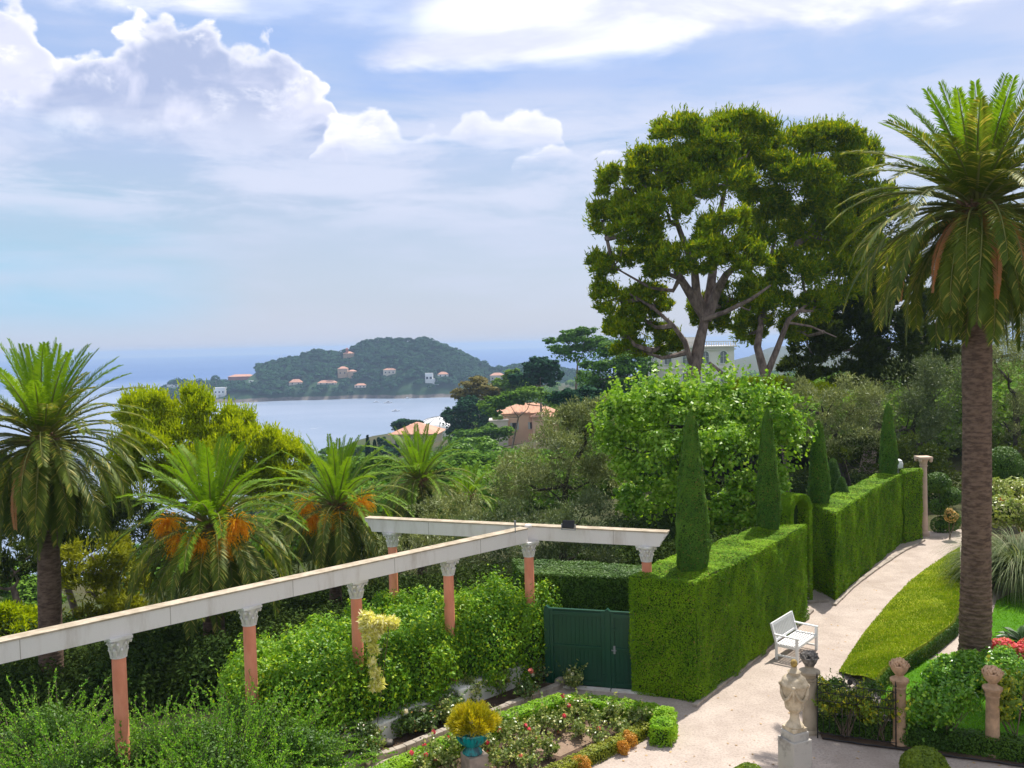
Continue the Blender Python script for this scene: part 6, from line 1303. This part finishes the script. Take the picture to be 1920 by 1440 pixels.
def shrub_at(px, yb, w, h, label, mat, name='rose_bush', cat_='rose bush', n=4, group=None, z0=.02, **k):
    p = G(px, yb, 0); cl = []
    for i in range(n): q = RNG.uniform(.6, 1.1); cl.append(((p.x+RNG.uniform(-w*.45, w*.45), p.y+RNG.uniform(-.1, .4), z0+h*RNG.uniform(.38, .80)), (w*.25*q, w*.22*q, h*.25*q)))
    return bush(name, label, cat_, cl, mat, base=(p.x, p.y, z0), group=group, **{**dict(shoots=60, noise=.45), **k})
shrub_at(1585, 1386, 1.0, 1.15, 'climbing rose with yellowing leaves growing through the left half of the iron fence', L_rosey, per=420, L=.075, W=.05, ns=6, ratio=.45, stems=12, n=6, flowers=(L_whitep, 1, .06, 'rose'), stem_r=.011, z0=.1)
shrub_at(1650, 1392, .8, 1.15, 'climbing rose with lime leaves against the middle stone post', L_rosey, per=420, L=.075, W=.05, ns=6, ratio=.45, stems=9, n=5, stem_r=.011, z0=.1)
shrub_at(1590, 1330, 1.4, .75, 'dark shrub behind the left part of the iron fence', L_hedge_dark, 'shrub', 'shrub', per=600, L=.05, W=.03, n=6, stems=4)
shrub_at(1770, 1404, 1.25, 1.25, 'large light green rose bush between the middle and the rightmost post', L_ivy, per=330, L=.085, W=.055, ns=6, ratio=.42, stems=14, n=7, stem_r=.011, z0=.15, flowers=(L_whitep, 1, .05, 'rose'))
shrub_at(1722, 1398, .6, .8, 'small rose bush just right of the middle post', L_ivy, per=300, L=.075, W=.05, ns=5, ratio=.45, stems=8, n=3, stem_r=.009)
shrub_at(1905, 1412, .8, 1.5, 'climbing rose around and right of the rightmost post', L_rosey, per=300, L=.085, W=.055, ns=6, ratio=.42, stems=9, n=5, z0=.2)
# ivy mound around the palm foot
p = G(1826, 1290)
bush('ivy_mound', 'glossy ivy mound wrapped round the foot of the huge palm', 'ivy', [((p.x-.50, p.y+.25, .30), (.52, .45, .40)), ((p.x+.1, p.y-.1, .28), (.8, .5, .45)), ((p.x+.75, p.y+.3, .36), (.65, .5, .50)), ((p.x+.2, p.y+.5, .3), (.8, .5, .4)), ((p.x+1.25, p.y-.1, .2), (.5, .45, .4))], L_ivy, per=620, L=.075, W=.06, ns=7, ratio=.38, stems=3, base=(p.x, p.y, 0), core=M_core)
p = G(1905, 1345)
bush('shrub', 'bright green shrub at the right edge behind the rusty post', 'shrub', [((p.x, p.y, .5), (.6, .5, .6)), ((p.x+.6, p.y+.2, .5), (.6, .5, .6))], L_ivy, per=520, L=.07, W=.05, ns=7, ratio=.38, stems=3, base=(p.x, p.y, 0), core=M_core)
# low dark box row along the border, the hose, border soil
BRD = P2((1540, 1384), (1620, 1396), (1700, 1406), (1780, 1418), (1860, 1428), (1960, 1444))
boxhedge('box_hedge', [(x, y+.32) for x, y in BRD[2:]], .40, .42, 'dark green low box hedge at the right along the bottom path', L_hedge_dark, per=1800)
boxhedge('box_hedge', [(x, y+.42) for x, y in BRD[:3]], .34, .42, 'dark low hedge behind the iron fence', L_hedge_dark, per=1800)
sheet('border_soil', ccw([(x, y-.06) for x, y in BRD]+[(x+.1, y+.55) for x, y in BRD[::-1]]), .035, M_soil)
tag(MB().tube([(x, y-.1, .045+.008*math.sin(i*2)) for i, (x, y) in enumerate(resamp(BRD, 30))], .016, 6).build('garden_hose', M_black, smooth=True), 'dark watering hose lying along the border edge', 'hose')
# clipped box balls
def boxball(px, py, r, Z, label):
    q = D(px, py, Z); c = (q.x, Z, q.z-r); e = empty('box_ball', (q.x, Z, 0), label, 'box ball', 'clipped box balls at the bottom path'); n = int(4*math.pi*r*r*5200); d = unit(RNG.standard_normal((n, 3)))
    P = np.array(c)+d*(r+lumps(d, .02, 3)[:, None]-np.abs(RNG.standard_normal((n, 1)))*.02); k = P[:, 2] > .0; V, Fq = leaves(P[k], d[k], .045, .03, .8); link('foliage', mesh_np(V, Fq), L_boxb, e); MB().ball(c, r-.06, 20, 12).tube([(q.x, Z, -.02), (q.x, Z, c[2])], .04, 6).build('inner_growth', M_core, e, smooth=True)
L_boxb = leafmat('box_ball_leaf', (.060, .115, .010), (.150, .225, .020), None, .3, .4, .4, 3)
boxball(1734, 1403, .455, 17.0, 'large clipped box ball at the bottom of the picture'); boxball(1404, 1434, .36, 16.6, 'top of a smaller box ball left of the urn pedestal, cut by the picture edge')
# far end: column, cloud pruned shrubs, lamps, dome, flowers
def far_column():
    p = G(1732, 1004); p = Vector((p.x, p.y, 0)); Z = p.y; H = (1004-853)/F*Z; e = empty('stone_column', (p.x, Z, 0), 'tall slim pinkish stone column with capital at the end of the path', 'column'); r = .155
    m_ = pbr('pink_stone', (.62, .45, .36), (.5, .38, .3), 2, .85)
    MB().lathe([(r*1.5, 0), (r*1.5, .12), (r*1.2, .2)], (p.x, Z, 0), 20).build('base', m_, e); MB().lathe([(r*1.1, .19), (r, 1.2), (r*.88, H-.45), (r*1.05, H-.43), (r*1.05, H-.38)], (p.x, Z, 0), 24).build('shaft', m_, e, smooth=True)
    c = MB().lathe([(r*.9, H-.385), (r*1.0, H-.25), (r*1.5, H-.1)], (p.x, Z, 0), 20); c.box((p.x, Z, H-.06), (.56, .56, .09))
    for s in (-1, 1): c.ball((p.x+s*.22, Z-.2, H-.16), .09, 10, 7, (.8, 1, 1)).ball((p.x+s*.22, Z+.2, H-.16), .09, 10, 7, (.8, 1, 1))
    c.build('capital', m_, e, smooth=True)
far_column()
def lamp(px, py, Z, label, s=1.0):
    q = D(px, py, Z); e = empty('garden_lantern', (q.x, Z, q.z), label, 'lantern', 'small pale ornaments on the hedges'); MB().lathe([(.10*s, -.0), (.19*s, .05*s), (.20*s, .22*s), (.17*s, .30*s)], (q.x, Z, q.z), 16).build('body', M_boat, e, smooth=True)
    MB().lathe([(.16*s, .30*s), (.16*s, .36*s), (.06*s, .42*s)], (q.x, Z, q.z), 16).build('cap', M_boat, e, smooth=True); MB().tube([(q.x, Z, q.z-.9), (q.x, Z, q.z+.02)], .03, 6).build('stem', M_grey, e)
lamp(1468, 966, 29.0, 'white rounded lantern between the narrow cypress cone and the hedge arch', .95); lamp(1684, 879, 38.2, 'small cream stone vase peeping over the far hedge near the column', 1.0)
def cloudy(px, yb, Z, ells, label, mat=None, name='cloud_pruned_shrub', cat_='shrub', per=700, L=.07, W=.045, core=True, ns=0, base=None, **k):
    cl = [ell(*q, Z) for q in ells]; b = base or (D(px, yb, Z).x, Z, 0); return bush(name, label, cat_, cl, mat or L_hedge_dark, per=per, L=L, W=W, ns=ns, stems=4, shell=.92, noise=.03, base=b, core=M_core if core else None, **k)
cloudy(1765, 1000, 38.5, [(1758, 905, 24, 20), (1782, 930, 22, 18), (1760, 950, 18, 16), (1765, 985, 20, 17), (1785, 975, 16, 20)], 'dark cloud pruned shrub between the stone column and the palm trunk')
cloudy(1884, 930, 40, [(1882, 872, 33, 36), (1880, 900, 36, 26)], 'smooth dome shaped topiary right of the palm trunk', name='topiary_dome', cat_='topiary')
cloudy(1925, 930, 42, [(1922, 880, 22, 16)], 'dark clipped shrub behind the dome at the right picture edge')
cloudy(1780, 990, 37, [(1783, 968, 12, 12)], 'small shrub with warm cream blossom beside the palm trunk', leafmat('blossom_leaf', (.35, .25, .10), (.75, .55, .32), (.08, .12, .03), p3=.4), name='blossoming_shrub', ns=4)
p = G(1900, 1010)
bush('flowering_shrub', 'variegated shrub bed with red flowers right of the palm trunk', 'shrub', [ell(1868, 925, 30, 24, 33), ell(1905, 920, 34, 26, 33.5), ell(1880, 960, 42, 30, 32), ell(1925, 965, 30, 34, 32)], leafmat('variegated_green', (.10, .17, .04), (.26, .32, .12), (.42, .40, .18), .3, .4, .4, 1, p3=.15), per=330, L=.13, W=.05, ns=7, ratio=.38, stems=5, base=(ell(1890, 960, 1, 1, 32)[0][0], 32.3, 0), flowers=(L_red, 9, .17, 'flower'), core=M_core)
def fountain(px, py, Z, n, L, r, label):
    b = D(px, py, Z); b = Vector((b.x, Z, .05)); e = empty('grass_fountain', b, label, 'ornamental grass'); V, F4 = [], []; k = 9
    for i in range(n):
        a = RNG.uniform(0, 6.283); el = math.radians(RNG.uniform(48, 88)); l = L*RNG.uniform(.7, 1.1); w = RNG.uniform(.008, .014); hd = np.array((math.cos(a), math.sin(a), 0)); sd = np.array((-math.sin(a), math.cos(a), 0)); p = np.array(b)+hd*r*RNG.random()+sd*RNG.uniform(-r, r)*.5; o = len(V)
        tw = RNG.uniform(-.3, .3); sag = RNG.uniform(2.0, 3.1)
        for j in range(k+1):
            t = j/k; g = el-sag*t**1.3; d = hd*math.cos(max(g, -1.5))+np.array((0, 0, math.sin(max(g, -1.5)))); ww = w*(1-t**3*.9); V.append(p-sd*ww); V.append(p+sd*ww+d*tw*.01); p = p+d*l/k
            if p[2] < .05: p[2] = .05
        F4 += [(o+2*j, o+2*j+1, o+2*j+3, o+2*j+2) for j in range(k)]
    link('foliage', mesh_np(np.array(V), np.array(F4)), L_blade, e); return e
fountain(1915, 1095, 29.3, 1700, 3.2, .34, 'large fountain of arching grey green grass leaves at the right edge')
fountain(1874, 1085, 30.4, 900, 2.4, .24, 'smaller arching grass clump just right of the palm trunk')
p = G(1915, 1218); 
def cycad():
    e = empty('cycad', (p.x, p.y, .03), 'small dark spiky cycad on the lawn at the right edge', 'cycad'); V_, st = [], MB()
    for i in range(26):
        a = i*2.4; el = math.radians(RNG.uniform(10, 60)); l = .75; q = Vector((p.x, p.y, .2)); d = Vector((math.cos(a)*math.cos(el), math.sin(a)*math.cos(el), math.sin(el))); pts = [q+d*l*t-Vector((0, 0, .25*t*t)) for t in np.linspace(0, 1, 7)]; st.tube(pts, .01, 4); A = np.array(pts)
        for j in range(30):
            t = .12+.86*j/30; x = t*6; k = min(int(x), 5); c = A[k]*(1-(x-k))+A[k+1]*(x-k); s = unit(np.cross(A[k+1]-A[k], (0, 0, 1.0))[None])[0]
            for sg in (-1, 1): dd = unit((s*sg+np.array(d)*.7+np.array((0, 0, .2)))[None])[0]*.16*math.sin(math.pi*min(1, t+.1)); w = np.cross(dd, (0, 0, 1.0)); w = w/max(1e-6, np.linalg.norm(w))*.012; V_.append(np.array([c-w*.3, c+dd*.5-w, c+dd, c+dd*.5+w]))
    V = np.concatenate(V_); link('fronds', mesh_np(V, np.arange(len(V)).reshape(-1, 4)), L_cycad, e); st.build('frond_ribs', L_cycad, e); MB().lathe([(.12, 0), (.14, .12), (.08, .22)], (p.x, p.y, .0), 12).build('stem', M_bark_old, e)
cycad()
p = G(1900, 1252)
bush('flower_bed', 'mound of pink and red bedding flowers behind the ivy at the right edge', 'flowers', [((p.x-.15, p.y+.2, .36), (.42, .3, .30)), ((p.x+.45, p.y-.1, .40), (.5, .35, .34)), ((p.x+1.0, p.y-.4, .40), (.5, .35, .34))], leafmat('bedding_petals', (.72, .08, .12), (.85, .28, .26), (.12, .25, .03), .3, .5, .2, 3, p3=.12), per=1500, L=.05, W=.045, ns=7, ratio=.36, stems=4, base=(p.x, p.y, .03), core=M_core)
# distant wall fragments between the left trees
q = D(135, 1160, 60); tag(MB().box((q.x, 60, q.z-1.2), (2.2, 2.5, 3.2), rz=.1).build('garden_shed', M_cream), 'small pale building glimpsed between the left palm trunk and the pines', 'building')
# fallen leaves on the gravel
lf = fill(P2((1130, 1438), (1275, 1345), (1460, 1240), (1560, 1130), (1700, 1040), (1760, 1040), (1600, 1180), (1560, 1260), (1500, 1380), (1640, 1402), (1900, 1436), (1700, 1445)), 3.0)
V, Fq = leaves(np.column_stack([lf, np.full(len(lf), .012)]), np.tile((0, 0, 1.0), (len(lf), 1)), .06, .035, .25); tag(link('fallen_leaves', mesh_np(V, Fq), leafmat('fallen_leaf', (.16, .10, .05), (.32, .22, .11), None, 0)), 'scattered dry fallen leaves on the gravel path', 'leaves', kind='stuff')
# ---------------------------------------------------------------- air
def haze():
    m = bpy.data.materials.new('haze_air'); m.use_nodes = True; t = m.node_tree; t.nodes.clear(); o = t.nodes.new('ShaderNodeOutputMaterial'); v = t.nodes.new('ShaderNodeVolumePrincipled')
    v.inputs['Color'].default_value = (.50, .68, .97, 1); v.inputs['Density'].default_value = HAZE; v.inputs['Anisotropy'].default_value = .15; t.links.new(v.outputs[0], o.inputs['Volume'])
    b = MB(); x0, x1, y0, y1, z0, z1 = -12400, 12400, -900, 12400, SEA-4, 26.0
    b.add([(x0, y0, z0), (x1, y0, z0), (x1, y1, z0), (x0, y1, z0), (x0, y0, z1), (x1, y0, z1), (x1, y1, z1), (x0, y1, z1)], [(3, 2, 1, 0), (4, 5, 6, 7), (0, 1, 5, 4), (1, 2, 6, 5), (2, 3, 7, 6), (3, 0, 4, 7)])
    tag(b.build('haze', m), kind='stuff', label='thin bluish sea haze lying over the bay', cat='haze')
HAZE = .00019
haze()
